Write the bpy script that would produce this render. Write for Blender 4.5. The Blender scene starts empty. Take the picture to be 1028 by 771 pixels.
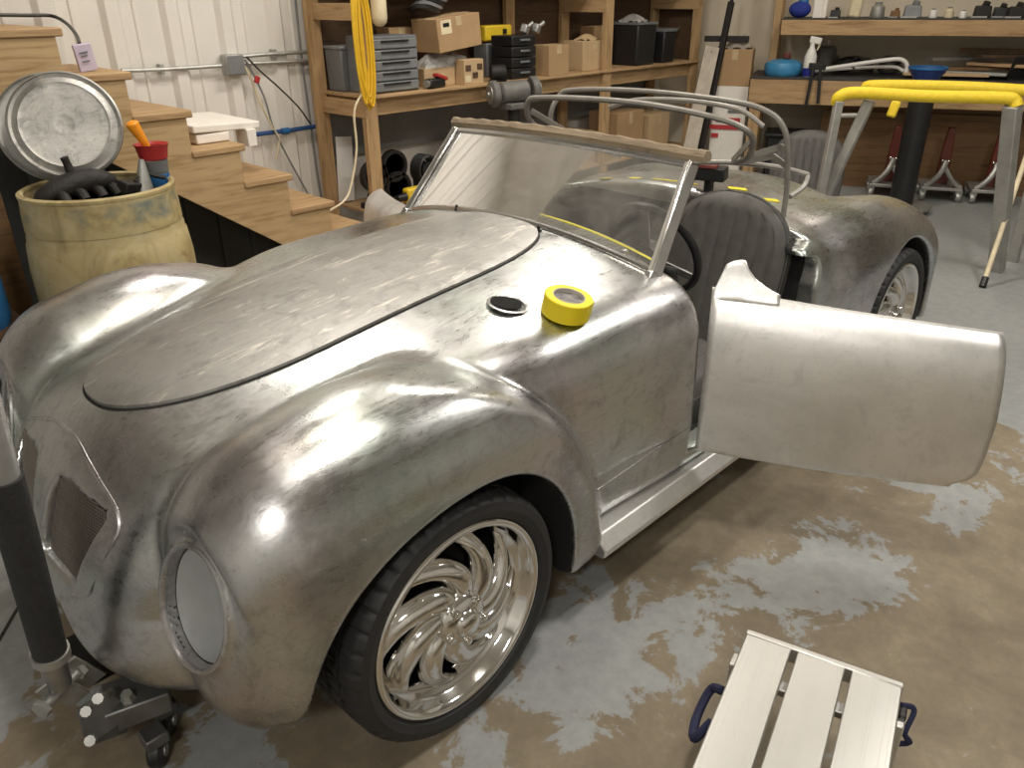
import bpy, bmesh, math, random
import numpy as np
from mathutils import Vector, Matrix, Euler
random.seed(7)
PI = math.pi
scene = bpy.context.scene
COL = scene.collection

# ---------------------------------------------------------------- camera
CAM = (-0.8708, -1.7002, 1.5201)
YAW, PITCH, ROLL, FPX = 0.7732, 0.4572, -0.0093, 795.2
_F = Vector((math.cos(PITCH)*math.cos(YAW), math.cos(PITCH)*math.sin(YAW), -math.sin(PITCH)))
_R0 = _F.cross(Vector((0, 0, 1))).normalized(); _U0 = _R0.cross(_F)
_R = math.cos(ROLL)*_R0 + math.sin(ROLL)*_U0; _U = math.cos(ROLL)*_U0 - math.sin(ROLL)*_R0
cam_data = bpy.data.cameras.new('camera'); cam = bpy.data.objects.new('camera', cam_data); COL.objects.link(cam)
cam_data.sensor_fit = 'HORIZONTAL'; cam_data.sensor_width = 36.0; cam_data.lens = 36.0*FPX/1028.0
cam_data.clip_start = 0.05; cam_data.clip_end = 60
cam.matrix_world = Matrix(((_R.x, _U.x, -_F.x, CAM[0]), (_R.y, _U.y, -_F.y, CAM[1]), (_R.z, _U.z, -_F.z, CAM[2]), (0, 0, 0, 1)))
scene.camera = cam

def ray(px, py): return _F + _R*((px-514)/FPX) + _U*((385.5-py)/FPX)
def at_z(px, py, z): d = ray(px, py); return Vector(CAM) + d*((z-CAM[2])/d.z)
def at_y(px, py, y): d = ray(px, py); return Vector(CAM) + d*((y-CAM[1])/d.y)
def at_d(px, py, t): return Vector(CAM) + ray(px, py)*t

# ---------------------------------------------------------------- world, lights, exposure
scene.view_settings.view_transform = 'Standard'; scene.view_settings.look = 'None'
scene.view_settings.gamma = 1.0; scene.view_settings.use_curve_mapping = False
scene.view_settings.exposure = -0.36
world = bpy.data.worlds.new('world'); scene.world = world; world.use_nodes = True
world.node_tree.nodes['Background'].inputs[0].default_value = (0.02, 0.02, 0.022, 1)
world.node_tree.nodes['Background'].inputs[1].default_value = 1.0
LAMPS = [  # ceiling lamps, two of them added to light the back wall: x, y, size_x, size_y, watts, colour, label
    (0.25, -1.2, 0.42, 0.25, 38, (1.0, 0.94, 0.85), 'ceiling lamp above the near front fender'),
    (2.9, -1.8, 0.9, 0.25, 60, (1.0, 0.96, 0.90), 'ceiling lamp beyond the open driver door'),
    (-2.5, -2.7, 0.9, 0.25, 82, (1.0, 0.96, 0.90), 'ceiling lamp behind the camera'),
    (2.6, 0.9, 0.9, 0.25, 54, (1.0, 0.94, 0.84), 'added ceiling lamp above the cockpit for wall and stair light'),  # added to light the back wall and the stairs
    (4.7, 0.2, 0.9, 0.25, 20, (1.0, 0.91, 0.78), 'ceiling lamp before the workbench'),
    (0.9, 1.3, 0.6, 0.25, 30, (1.0, 0.94, 0.85), 'added ceiling lamp above the stair foot to brighten the wall'),  # added to brighten the white back wall
    (0.35, -0.1, 0.4, 0.25, 13, (1.0, 0.90, 0.74), 'short ceiling lamp above the hood'),
]
CEIL = 3.3
def lamp_light(i, x, y, sx, sy, w, c, z):   # the light inside one ceiling lamp
    L = bpy.data.lights.new('lamp_light', 'AREA'); L.shape = 'RECTANGLE'; L.size = sx; L.size_y = sy
    L.energy = w; L.color = c
    o = bpy.data.objects.new('lamp_light', L); COL.objects.link(o); o.location = (x, y, z); return o

# ---------------------------------------------------------------- helpers
class MB:
    def __init__(s): s.v = []; s.f = []; s.mi = []
    def add(s, vs, fs, mi=0):
        b = len(s.v); s.v += [tuple(v) for v in vs]; s.f += [tuple(b+i for i in f) for f in fs]; s.mi += [mi]*len(fs); return s
    def box(s, c, d, rot=None, mi=0, taper=1.0):
        x, y, z = d[0]/2, d[1]/2, d[2]/2; t = taper
        vs = [Vector(q) for q in ((-x,-y,-z),(x,-y,-z),(x,y,-z),(-x,y,-z),(-x*t,-y*t,z),(x*t,-y*t,z),(x*t,y*t,z),(-x*t,y*t,z))]
        if rot is not None:
            m = rot if isinstance(rot, Matrix) else Euler(rot).to_matrix(); vs = [m @ v for v in vs]
        return s.add([v+Vector(c) for v in vs], [(3,2,1,0),(4,5,6,7),(0,1,5,4),(1,2,6,5),(2,3,7,6),(3,0,4,7)], mi)
    def bar(s, p0, p1, w, h, up=(0,0,1), mi=0):
        p0 = Vector(p0); p1 = Vector(p1); a = (p1-p0); L = a.length; a.normalize()
        b = Vector(up).cross(a)
        if b.length < 1e-4: b = Vector((1,0,0)).cross(a)
        b.normalize(); c = a.cross(b)
        m = Matrix((a, b, c)).transposed()
        return s.box((p0+p1)/2, (L, w, h), m, mi)
    def tube(s, pts, r, seg=8, closed=False, cap=True, mi=0):
        pts = [Vector(p) for p in pts]; n = len(pts)
        rs = r if isinstance(r, (list, tuple)) else [r]*n
        vs = []; fs = []; prev = None
        for i, p in enumerate(pts):
            if closed: t = pts[(i+1) % n]-pts[i-1]
            else: t = pts[min(i+1, n-1)]-pts[max(i-1, 0)]
            t.normalize()
            if prev is None:
                prev = Vector((0,0,1)).cross(t)
                if prev.length < 0.05: prev = Vector((1,0,0)).cross(t)
            b = prev - t*prev.dot(t); b.normalize(); prev = b; c = t.cross(b)
            for k in range(seg):
                a = 2*PI*k/seg; vs.append(p + (b*math.cos(a)+c*math.sin(a))*rs[i])
        m = n if closed else n-1
        for i in range(m):
            j = (i+1) % n
            for k in range(seg):
                l = (k+1) % seg; fs.append((i*seg+k, i*seg+l, j*seg+l, j*seg+k))
        if cap and not closed:
            fs.append(tuple(range(seg-1, -1, -1))); fs.append(tuple((n-1)*seg+k for k in range(seg)))
        return s.add(vs, fs, mi)
    def cyl(s, p0, p1, r0, r1=None, seg=20, mi=0, cap=True):
        return s.tube([p0, p1], [r0, r0 if r1 is None else r1], seg, mi=mi, cap=cap)
    def lathe(s, prof, o=(0,0,0), axis=(0,0,1), seg=32, mi=0, sx=1.0, closed=False, cap=True):
        a = Vector(axis).normalized(); b = Vector((1,0,0)) if abs(a.x) < .9 else Vector((0,1,0))
        b = (b-a*b.dot(a)).normalized(); c = a.cross(b); o = Vector(o); vs = []; fs = []
        for (r, z) in prof:
            for k in range(seg):
                t = 2*PI*k/seg; vs.append(o+a*z+(b*math.cos(t)*sx+c*math.sin(t))*r)
        n = len(prof)
        for i in range(n if closed else n-1):
            j = (i+1) % n
            for k in range(seg):
                l = (k+1) % seg; fs.append((i*seg+k, i*seg+l, j*seg+l, j*seg+k))
        if not closed and cap:
            if prof[0][0] > 1e-5: fs.append(tuple(range(seg-1, -1, -1)))
            if prof[-1][0] > 1e-5: fs.append(tuple((n-1)*seg+k for k in range(seg)))
        return s.add(vs, fs, mi)
    def prism(s, poly, h0, h1, m=None, mi=0):
        n = len(poly); vs = [Vector((x, y, h0)) for x, y in poly]+[Vector((x, y, h1)) for x, y in poly]
        if m is not None: vs = [m @ v for v in vs]
        fs = [tuple(range(n-1, -1, -1)), tuple(range(n, 2*n))]+[(i, (i+1) % n, n+(i+1) % n, n+i) for i in range(n)]
        return s.add(vs, fs, mi)
    def ell(s, c, r, seg=16, rings=10, rot=None, mi=0):
        vs = []; fs = []; c = Vector(c); m = Euler(rot).to_matrix() if rot else Matrix.Identity(3)
        for i in range(rings+1):
            ph = PI*i/rings
            for k in range(seg):
                t = 2*PI*k/seg; vs.append(c+m @ Vector((r[0]*math.sin(ph)*math.cos(t), r[1]*math.sin(ph)*math.sin(t), r[2]*math.cos(ph))))
        for i in range(rings):
            for k in range(seg): l = (k+1) % seg; fs.append((i*seg+k, (i+1)*seg+k, (i+1)*seg+l, i*seg+l))
        return s.add(vs, fs, mi)
    def grid(s, fn, nu, nv, closed_u=False, mi=0):
        vs = [fn(i/(nu if closed_u else nu-1), j/(nv-1)) for i in range(nu) for j in range(nv)]; fs = []
        for i in range(nu if closed_u else nu-1):
            a = (i+1) % nu
            for j in range(nv-1): fs.append((i*nv+j, a*nv+j, a*nv+j+1, i*nv+j+1))
        return s.add(vs, fs, mi)
    def xf(s, m): s.v = [tuple(m @ Vector(v)) for v in s.v]; return s
    def mesh(s, name, mats, smooth=True, ang=35):
        me = bpy.data.meshes.new(name); me.from_pydata(s.v, [], s.f)
        for m in (mats if isinstance(mats, (list, tuple)) else [mats]): me.materials.append(m)
        bm = bmesh.new(); bm.from_mesh(me)
        for f, i in zip(bm.faces, s.mi): f.material_index = i
        bmesh.ops.remove_doubles(bm, verts=bm.verts, dist=1e-6)
        bmesh.ops.recalc_face_normals(bm, faces=bm.faces)
        bm.to_mesh(me); bm.free()
        if smooth: me.shade_smooth(); me.set_sharp_from_angle(angle=math.radians(ang))
        return me

def catmull(P, n=6, closed=False):
    P = [Vector(p) for p in P]; N = len(P); out = []
    for i in range(N if closed else N-1):
        p1 = P[i]; p2 = P[(i+1) % N]
        p0 = P[i-1] if (i > 0 or closed) else p1*2-p2
        p3 = P[(i+2) % N] if (i+2 < N or closed) else p2*2-p1
        for k in range(n):
            t = k/n; out.append(0.5*((2*p1)+(p2-p0)*t+(2*p0-5*p1+4*p2-p3)*t*t+(3*p1-p0-3*p2+p3)*t**3))
    if not closed: out.append(P[-1])
    return out

def tag(o, label, cat, group=None):
    o['label'] = label; o['category'] = cat
    if group: o['group'] = group
    return o
def thing(name, label, cat, loc=(0,0,0), rotz=0, group=None):
    o = bpy.data.objects.new(name, None); COL.objects.link(o); o.empty_display_size = .05
    o.location = loc; o.rotation_euler = (0, 0, rotz); return tag(o, label, cat, group)
def link(name, me, parent=None, loc=None, bevel=0, seg=2):
    o = bpy.data.objects.new(name, me); COL.objects.link(o)
    if parent: o.parent = parent
    if loc is not None: o.location = loc
    if bevel:
        m = o.modifiers.new('bevel', 'BEVEL'); m.width = bevel; m.segments = seg; m.limit_method = 'ANGLE'; m.angle_limit = math.radians(40)
        m.harden_normals = False
    return o
def obj(name, mb, mat, parent=None, loc=None, bevel=0, smooth=True, ang=35, kind=None, label=None, cat=None, group=None):
    o = link(name, mb.mesh(name, mat, smooth, ang), parent, loc, bevel)
    if kind: o['kind'] = kind
    if label: o['label'] = label
    if cat: o['category'] = cat
    if group: o['group'] = group
    return o
def dup(root, loc, rotz=None, label=None, group=None):
    r = root.copy(); COL.objects.link(r); r.location = loc
    if rotz is not None: r.rotation_euler = (0, 0, rotz)
    if label: r['label'] = label
    if group: r['group'] = group
    for ch in list(root.children):
        c = ch.copy(); COL.objects.link(c); c.parent = r
        for g in ch.children:
            d = g.copy(); COL.objects.link(d); d.parent = c
    return r

# ---------------------------------------------------------------- materials
def nt(name):
    m = bpy.data.materials.new(name); m.use_nodes = True; t = m.node_tree; return m, t, t.nodes['Principled BSDF']
def nd(t, k, **kw):
    n = t.nodes.new(k)
    for a, b in kw.items():
        if a.startswith('i_'):
            key = a[2:]; key = int(key) if key.isdigit() else key.replace('_', ' ')
            n.inputs[key].default_value = b
        else: setattr(n, a, b)
    return n
def ramp(t, src, stops, interp='LINEAR'):
    r = t.nodes.new('ShaderNodeValToRGB'); r.color_ramp.interpolation = interp; e = r.color_ramp.elements
    while len(e) < len(stops): e.new(0.5)
    for q, (p, c) in zip(e, stops):
        q.position = p; q.color = c if len(c) == 4 else (*c, 1)
    t.links.new(src, r.inputs[0]); return r.outputs[0]
def coords(t, scale=(1,1,1), kind='Object', rot=(0,0,0)):
    tc = t.nodes.new('ShaderNodeTexCoord'); mp = t.nodes.new('ShaderNodeMapping'); mp.inputs['Scale'].default_value = scale
    mp.inputs['Rotation'].default_value = rot
    t.links.new(tc.outputs[kind], mp.inputs[0]); return mp.outputs[0]
def noise(t, vec, scale, detail=4, rough=.55, dist=0.0):
    n = nd(t, 'ShaderNodeTexNoise'); n.inputs['Scale'].default_value = scale; n.inputs['Detail'].default_value = detail
    n.inputs['Roughness'].default_value = rough; n.inputs['Distortion'].default_value = dist
    t.links.new(vec, n.inputs['Vector']); return n.outputs['Fac']
def mix(t, fac, a, b, blend='MIX'):
    m = t.nodes.new('ShaderNodeMix'); m.data_type = 'RGBA'; m.blend_type = blend
    for s, v in ((m.inputs[0], fac), (m.inputs[6], a), (m.inputs[7], b)):
        if isinstance(v, (int, float)): s.default_value = v
        elif isinstance(v, tuple): s.default_value = v if len(v) == 4 else (*v, 1)
        else: t.links.new(v, s)
    return m.outputs[2]
def bump(t, b, h, strength=.3, dist=.01):
    n = t.nodes.new('ShaderNodeBump'); n.inputs['Strength'].default_value = strength; n.inputs['Distance'].default_value = dist
    t.links.new(h, n.inputs['Height']); t.links.new(n.outputs[0], b.inputs['Normal'])
def plain(name, col, rough=.6, metal=0.0, var=.12, scale=14, bmp=.0, spec=None):
    m, t, b = nt(name); v = coords(t); n = noise(t, v, scale)
    lo = tuple(max(0, c*(1-var)) for c in col); hi = tuple(min(1, c*(1+var)) for c in col)
    t.links.new(ramp(t, n, [(.3, lo), (.7, hi)]), b.inputs['Base Color'])
    b.inputs['Roughness'].default_value = rough; b.inputs['Metallic'].default_value = metal
    if spec is not None: b.inputs['Specular IOR Level'].default_value = spec
    if bmp: bump(t, b, n, bmp)
    return m
def wood(name, col, dark, axis=0, rough=.7, scale=1.0):
    m, t, b = nt(name); s = [18*scale]*3; s[axis] = 1.6*scale; v = coords(t, tuple(s))
    n = noise(t, v, 2.2, 5, .6, .8); n2 = noise(t, coords(t), 3, 3)
    c = ramp(t, n, [(.3, dark), (.5, col), (.72, tuple(min(1, q*1.12) for q in col))])
    c2 = mix(t, ramp(t, n2, [(.4, (0,0,0)), (.75, (.35,.35,.35))]), c, dark)
    t.links.new(c2, b.inputs['Base Color']); b.inputs['Roughness'].default_value = rough; bump(t, b, n, .15, .003); return m
def alum(name, base=(.62,.61,.60), rough=(.28,.5), scratch=1.0, metal=1.0, stain=.5, bmp=.05, scuff=.0, tint=.0):
    m, t, b = nt(name); v = coords(t)
    n1 = noise(t, v, 2.6, 6, .62, .6); n2 = noise(t, v, 15, 8, .72, .7); n3 = noise(t, coords(t, (14, 90, 90), rot=(0,0,.5)), 1.0, 4, .6, .4)
    n4 = noise(t, v, 75, 3, .7); n5 = noise(t, coords(t, (5, 26, 10), rot=(0,0,-.7)), 1.0, 5, .7, 1.0)
    c = ramp(t, n1, [(.32, tuple(q*(1-.40*stain) for q in base)), (.52, base), (.72, tuple(min(1, q*1.13) for q in base))])
    c = mix(t, ramp(t, n2, [(.52, (0,0,0)), (.70, (stain*.9,)*3)]), c, tuple(q*.50 for q in base))
    c = mix(t, ramp(t, n3, [(.55, (0,0,0)), (.70, (.45*stain,)*3)]), c, tuple(q*.55 for q in base))
    c = mix(t, ramp(t, n4, [(.66, (0,0,0)), (.74, (.55*stain,)*3)]), c, tuple(q*.32 for q in base))
    if scuff: c = mix(t, ramp(t, n5, [(.56, (0,0,0)), (.66, (scuff,)*3)]), c, (.86,.82,.74))
    if tint:  # green and pink light sheen, painted into the base colour
        h = noise(t, v, 3.4, 3); c = mix(t, tint, c, ramp(t, h, [(.30, (.50,.72,.56)), (.5, (.66,.66,.66)), (.70, (.76,.56,.66))]), 'SOFT_LIGHT')
    t.links.new(c, b.inputs['Base Color']); b.inputs['Metallic'].default_value = metal
    rr = t.nodes.new('ShaderNodeMapRange'); rr.inputs[1].default_value = .34; rr.inputs[2].default_value = .66
    rr.inputs[3].default_value = rough[0]; rr.inputs[4].default_value = rough[1]
    s1 = mix(t, .5, n1, n2); s2 = mix(t, .35, s1, n3)
    t.links.new(s2, rr.inputs[0]); t.links.new(rr.outputs[0], b.inputs['Roughness'])
    if bmp:
        big = noise(t, v, 7.5, 2, .4); bump(t, b, mix(t, .30, big, mix(t, .5, n2, n3)), bmp*scratch, .02)
    return m
M = {}
M['body'] = alum('hammered_aluminium', (.54,.545,.545), (.19,.44), stain=.85, bmp=.09, tint=.40)
M['hood'] = alum('scuffed_aluminium', (.40,.392,.38), (.42,.60), stain=.60, scuff=.55, bmp=.05)
M['door'] = alum('satin_aluminium', (.84,.835,.825), (.40,.56), stain=.36, scuff=.28)
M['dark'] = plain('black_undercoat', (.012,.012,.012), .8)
M['rubber'] = plain('tyre_rubber', (.018,.018,.019), .62, bmp=.1, scale=60)
M['chrome'] = plain('polished_wheel', (.80,.79,.77), .10, 1.0, var=.03)
M['black'] = plain('black_plastic', (.015,.015,.016), .4)
M['steel'] = plain('dull_steel', (.42,.41,.40), .42, 1.0, var=.2)
M['pine'] = wood('pine_lumber', (.47,.31,.16), (.28,.165,.075), 0)
M['pine_z'] = wood('pine_lumber_upright', (.47,.31,.155), (.28,.165,.075), 2)
M['pine_y'] = wood('pine_lumber_cross', (.47,.31,.16), (.28,.165,.075), 1)
M['stair'] = wood('stair_timber', (.50,.35,.185), (.32,.20,.085), 0)
M['plywood'] = wood('dark_plywood', (.10,.055,.028), (.055,.03,.016), 0)
M['brownply'] = wood('brown_plywood', (.20,.11,.045), (.11,.06,.028), 0)
M['steelwall'] = plain('white_wall_steel', (.76,.73,.68), .45, 0, var=.05, scale=3)
M['drywall'] = plain('cream_drywall', (.66,.58,.46), .85, var=.05, scale=4)
M['liner'] = plain('grey_wall_liner', (.20,.20,.19), .6, var=.12, scale=5)
M['ceiling'] = plain('ceiling_liner', (.72,.70,.66), .8, var=.06, scale=2)
M['farwall'] = plain('workshop_wall', (.62,.61,.58), .8, var=.12, scale=1.5)
M['card'] = plain('brown_cardboard', (.42,.27,.14), .85, var=.08, scale=6)
M['card2'] = plain('pale_cardboard', (.52,.37,.21), .85, var=.08, scale=6)
M['cardtape'] = plain('parcel_tape', (.55,.42,.25), .35)
M['greyplastic'] = plain('grey_plastic', (.15,.16,.165), .5)
M['midgrey'] = plain('mid_grey_metal', (.22,.23,.235), .45, .2)
M['white'] = plain('white_plastic', (.80,.78,.74), .5, var=.04)
M['foam'] = plain('white_foam_board', (.86,.82,.76), .7, var=.04)
M['yellow'] = plain('yellow_plastic', (.78,.55,.03), .5, var=.06)
M['foamyellow'] = plain('yellow_foam', (.85,.62,.03), .6, var=.06, bmp=.2, scale=40)
M['cordyellow'] = plain('yellow_cord', (.72,.44,.02), .5, var=.1)
M['cream'] = plain('cream_plastic', (.72,.62,.42), .5)
M['orange'] = plain('orange_plastic', (.90,.33,.015), .4)
M['red'] = plain('red_plastic', (.42,.03,.03), .45)
M['darkred'] = plain('dark_red_paint', (.11,.022,.014), .4)
M['blue'] = plain('blue_plastic', (.02,.14,.36), .45)
M['navy'] = plain('navy_webbing', (.012,.014,.05), .8)
M['bluepipe'] = plain('blue_air_line', (.015,.07,.22), .45)
M['lilac'] = plain('lilac_card', (.58,.52,.66), .7, var=.03)
M['galv'] = plain('galvanised_steel', (.42,.42,.40), .45, .7, var=.12, scale=25)
M['silverpaint'] = plain('silver_painted_steel', (.38,.37,.34), .45, .4, var=.15)
M['lidmetal'] = alum('dirty_lid_metal', (.60,.59,.57), (.45,.7), stain=1.0, scuff=.3, bmp=.3)
M['soot'] = plain('sooty_cast_iron', (.022,.02,.019), .6, .3, bmp=.4, scale=40)
def barrel_mat():
    m, t, b = nt('grimy_cream_barrel'); v = coords(t); n = noise(t, v, 5, 6, .65, .8); n2 = noise(t, v, 11, 5, .7); n3 = noise(t, coords(t, (9,9,1.2)), 1.5, 4)
    c = ramp(t, n, [(.3, (.24,.17,.07)), (.5, (.46,.37,.18)), (.7, (.55,.47,.28))])
    c = mix(t, ramp(t, n2, [(.60, (0,0,0)), (.72, (.8,.8,.8))]), c, (.20,.10,.035))
    c = mix(t, ramp(t, n3, [(.55, (0,0,0)), (.72, (.55,.55,.55))]), c, (.14,.115,.06))
    sx = nd(t, 'ShaderNodeSeparateXYZ'); t.links.new(v, sx.inputs[0])
    hz = ramp(t, sx.outputs[2], [(.765, (0,0,0)), (.79, (1,1,1)), (.845, (1,1,1)), (.86, (0,0,0))]); n5 = noise(t, v, 6, 5, .6)
    c = mix(t, mix(t, 1.0, hz, ramp(t, n5, [(.46, (0,0,0)), (.60, (.75,.75,.75))]), 'MULTIPLY'), c, (.07,.14,.17))
    t.links.new(c, b.inputs['Base Color']); b.inputs['Roughness'].default_value = .55; return m
M['barrel'] = barrel_mat()
M['barrelrim'] = M['barrel']
def floor_mat():
    m, t, b = nt('worn_painted_concrete'); v = coords(t)
    n1 = noise(t, v, 1.25, 9, .60, .9); n2 = noise(t, v, 6.5, 8, .68, .4); n3 = noise(t, v, 22, 6, .7); n4 = noise(t, v, .7, 4, .5)
    conc = ramp(t, n2, [(.28, (.175,.14,.092)), (.5, (.25,.205,.138)), (.72, (.32,.27,.19))])
    conc = mix(t, ramp(t, n3, [(.35, (.55,.55,.55)), (.6, (0,0,0))]), conc, (.185,.15,.11))
    paint = ramp(t, n3, [(.3, (.27,.28,.28)), (.7, (.355,.365,.36))])
    # where paint survives: noise threshold + more of it toward the back and the left
    geo = nd(t, 'ShaderNodeSeparateXYZ'); t.links.new(v, geo.inputs[0])
    def lin(a, bb, c0):
        x = nd(t, 'ShaderNodeMath', operation='MULTIPLY'); x.inputs[1].default_value = a; t.links.new(geo.outputs[0], x.inputs[0])
        y = nd(t, 'ShaderNodeMath', operation='MULTIPLY_ADD'); y.inputs[1].default_value = bb; t.links.new(geo.outputs[1], y.inputs[0]); t.links.new(x.outputs[0], y.inputs[2])
        z = nd(t, 'ShaderNodeMath', operation='ADD'); z.inputs[1].default_value = c0; z.use_clamp = False; t.links.new(y.outputs[0], z.inputs[0]); return z.outputs[0]
    def blob(cx, cy, sx, sy, ang=0):
        mp = nd(t, 'ShaderNodeMapping'); mp.vector_type = 'TEXTURE'; mp.inputs['Location'].default_value = (cx, cy, 0); mp.inputs['Rotation'].default_value = (0, 0, ang); mp.inputs['Scale'].default_value = (sx, sy, 1)
        t.links.new(v, mp.inputs[0]); g = nd(t, 'ShaderNodeTexGradient'); g.gradient_type = 'SPHERICAL'; t.links.new(mp.outputs[0], g.inputs[0]); return g.outputs['Fac']
    def add(a, bb, w=1.0):
        z = nd(t, 'ShaderNodeMath', operation='MULTIPLY_ADD'); z.inputs[1].default_value = w; t.links.new(bb, z.inputs[0]); t.links.new(a, z.inputs[2]); return z.outputs[0]
    back = nd(t, 'ShaderNodeMapRange'); back.inputs[1].default_value = 2.35; back.inputs[2].default_value = 2.55; back.inputs[3].default_value = 0; back.inputs[4].default_value = 1
    t.links.new(geo.outputs[0], back.inputs[0])
    left = nd(t, 'ShaderNodeMapRange'); left.inputs[1].default_value = -.15; left.inputs[2].default_value = 0; left.inputs[3].default_value = 0; left.inputs[4].default_value = 1
    t.links.new(lin(-.8, .6, -.778), left.inputs[0])
    s = mix(t, .45, n1, n2)
    bw = nd(t, 'ShaderNodeMath', operation='ADD'); bw.inputs[1].default_value = -.015; t.links.new(s, bw.inputs[0]); f = bw.outputs[0]
    f = add(f, back.outputs[0], .35); f = add(f, left.outputs[0], .35)
    for cx, cy, sx, sy, an, w in FLOOR_BLOBS: f = add(f, blob(cx, cy, sx, sy, an), w)
    mask = ramp(t, f, [(.545, (0,0,0)), (.560, (1,1,1))])
    c = mix(t, mask, conc, paint)
    flake = ramp(t, noise(t, v, 34, 4, .75), [(.67, (0,0,0)), (.69, (.7,.7,.7))]); c = mix(t, flake, c, (.36,.36,.34))
    dirt = ramp(t, n4, [(.35, (.75,.75,.75)), (.65, (1,1,1))]); c = mix(t, .6, c, dirt, 'MULTIPLY')
    t.links.new(c, b.inputs['Base Color']); 
    r = ramp(t, mask, [(0, (.68,)*3), (1, (.50,)*3)]); t.links.new(r, b.inputs['Roughness'])
    h = mix(t, .35, mask, n3); bump(t, b, h, .25, .002); return m
FLOOR_BLOBS = [(.92,-1.05,.50,.38,-.3,.17), (.50,-.70,.40,.18,.3,.13), (.25,-.85,.28,.16,0,.11), (.35,-1.05,.35,.25,0,.08), (1.67,-1.24,.3,.14,0,.11), (-.45,-.35,.4,.25,.3,.09), (1.45,-.75,.8,.22,-.2,-.07), (1.3,-1.5,.4,.3,0,-.06)]
M['floor'] = floor_mat()
# ================================================================ room shell
def S(name, mb, mat, parent=None, **k): o = obj(name, mb, mat, parent, **k); o['kind'] = 'structure'; return o
WY = 2.80; X0, Y0 = -4.2, -4.6
BE = Vector((.41, -.912, 0)); BN = Vector((.912, .41, 0)); B0 = Vector((5.45, 1.71, 0))      # workbench line and its normal
corner = B0+BN*.72-BE*((WY-(B0+BN*.72).y)/.912)
far = corner+BE*8.2
S('floor', MB().box((2.2, -.8, -.05), (13.4, 8.0, .1)), M['floor'], smooth=False)
_fl = bpy.data.objects['floor']; obj('floor_joint', MB().bar((-.95,.03,.0005),(-.05,1.23,.0005), .009, .003), plain('joint_dirt', (.03,.025,.02), .9), _fl)
S('ceiling', MB().box((2.2, -.8, CEIL+.05), (13.4, 8.0, .1)), M['ceiling'], smooth=False)
wb = S('wall_back', MB().box(((X0+corner.x)/2, WY+.05, CEIL/2), (corner.x-X0, .1, CEIL)), M['steelwall'], smooth=False)
rib = MB().prism([(-.055,0),(-.03,-.028),(.03,-.028),(.055,0)], 0, CEIL).mesh('wall_rib', M['steelwall'], smooth=False)
rib2 = MB().prism([(-.012,0),(-.006,-.009),(.006,-.009),(.012,0)], 0, CEIL).mesh('wall_bead', M['steelwall'], smooth=False)
for k in range(27):
    x = -4.0+.305*k
    if x > 2.0: break
    link('wall_rib', rib, wb, (x, WY, 0)); link('wall_bead', rib2, wb, (x+.12, WY, 0))
m = MB().box((0,0,CEIL/2), (8.3,.1,CEIL), Matrix((BE, BN, Vector((0,0,1)))).transposed()); c = (corner+far)/2+BN*.05
m.v = [(v[0]+c.x, v[1]+c.y, v[2]) for v in m.v]
S('wall_right', m, M['drywall'], smooth=False)
S('wall_front', MB().box((X0-.05, (Y0+WY)/2, CEIL/2), (.1, WY-Y0, CEIL)), M['farwall'], smooth=False)
S('wall_left', MB().box(((X0+far.x)/2, Y0-.05, CEIL/2), (far.x-X0, .1, CEIL)), M['farwall'], smooth=False)
# ---------------------------------------------------------------- ceiling lamps
M['lampwhite'] = plain('lamp_housing', (.7,.7,.68), .5)
def emit(name, col, s):
    m, t, b = nt(name); b.inputs['Base Color'].default_value = (*col, 1); b.inputs['Emission Color'].default_value = (*col, 1); b.inputs['Emission Strength'].default_value = s; return m
M['lampglow'] = emit('lamp_diffuser', (1.0,.9,.75), 6)
for i, (x, y, sx, sy, w, c, lab) in enumerate(LAMPS):
    t_ = thing('ceiling_lamp', lab, 'lamp', (x, y, CEIL), group='ceiling lamps')
    obj('housing', MB().box((0,0,-.04), (sx+.08, sy+.06, .08)), M['lampwhite'], t_, bevel=.01)
    obj('diffuser', MB().box((0,0,-.085), (sx, sy, .012)), M['lampglow'], t_)
    L = lamp_light(i, 0, 0, sx, sy, w, c, -.10); L.parent = t_
# ================================================================ car body (one smooth hammered aluminium shell)
_tab = {}
def interp(x, P):
    k = id(P)
    if k not in _tab:
        xs = np.array([p[0] for p in P]); ys = np.array([p[1] for p in P]); g = np.linspace(xs[0], xs[-1], 600); _tab[k] = (g, smooth_interp(g, xs, ys))
    return np.interp(x, *_tab[k])
def smooth_interp(x, xs, ys):
    # monotone cubic (Catmull slopes limited)
    d = np.diff(ys)/np.diff(xs); m = np.zeros_like(ys); m[1:-1] = np.where(d[:-1]*d[1:] > 0, 2*d[:-1]*d[1:]/(d[:-1]+d[1:]+1e-12), 0)
    m[0] = d[0]; m[-1] = d[-1]
    xc = np.clip(x, xs[0], xs[-1]); i = np.clip(np.searchsorted(xs, xc, 'right')-1, 0, len(xs)-2)
    h = xs[i+1]-xs[i]; t = (xc-xs[i])/h
    return (2*t**3-3*t**2+1)*ys[i]+(t**3-2*t**2+t)*h*m[i]+(-2*t**3+3*t**2)*ys[i+1]+(t**3-t**2)*h*m[i+1]
def smin(a, b, k): h = np.clip(.5+.5*(b-a)/k, 0, 1); return b+(a-b)*h-k*h*(1-h)
def smax(a, b, k): return -smin(-a, -b, k)
ZT = [(-.80,.60),(-.62,.68),(-.50,.728),(-.40,.757),(-.2,.80),(0,.828),(.3,.858),(.6,.882),(.88,.897),(1.1,.885),(1.7,.868),(2.0,.862),(2.3,.83),(2.7,.72),(3.0,.58),(3.2,.40)]
WB = [(-.8,.32),(-.6,.37),(-.4,.415),(-.1,.475),(.2,.60),(.4,.645),(.6,.65),(.9,.668),(1.3,.675),(1.7,.665),(2.2,.60),(2.8,.50),(3.2,.32)]
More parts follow.
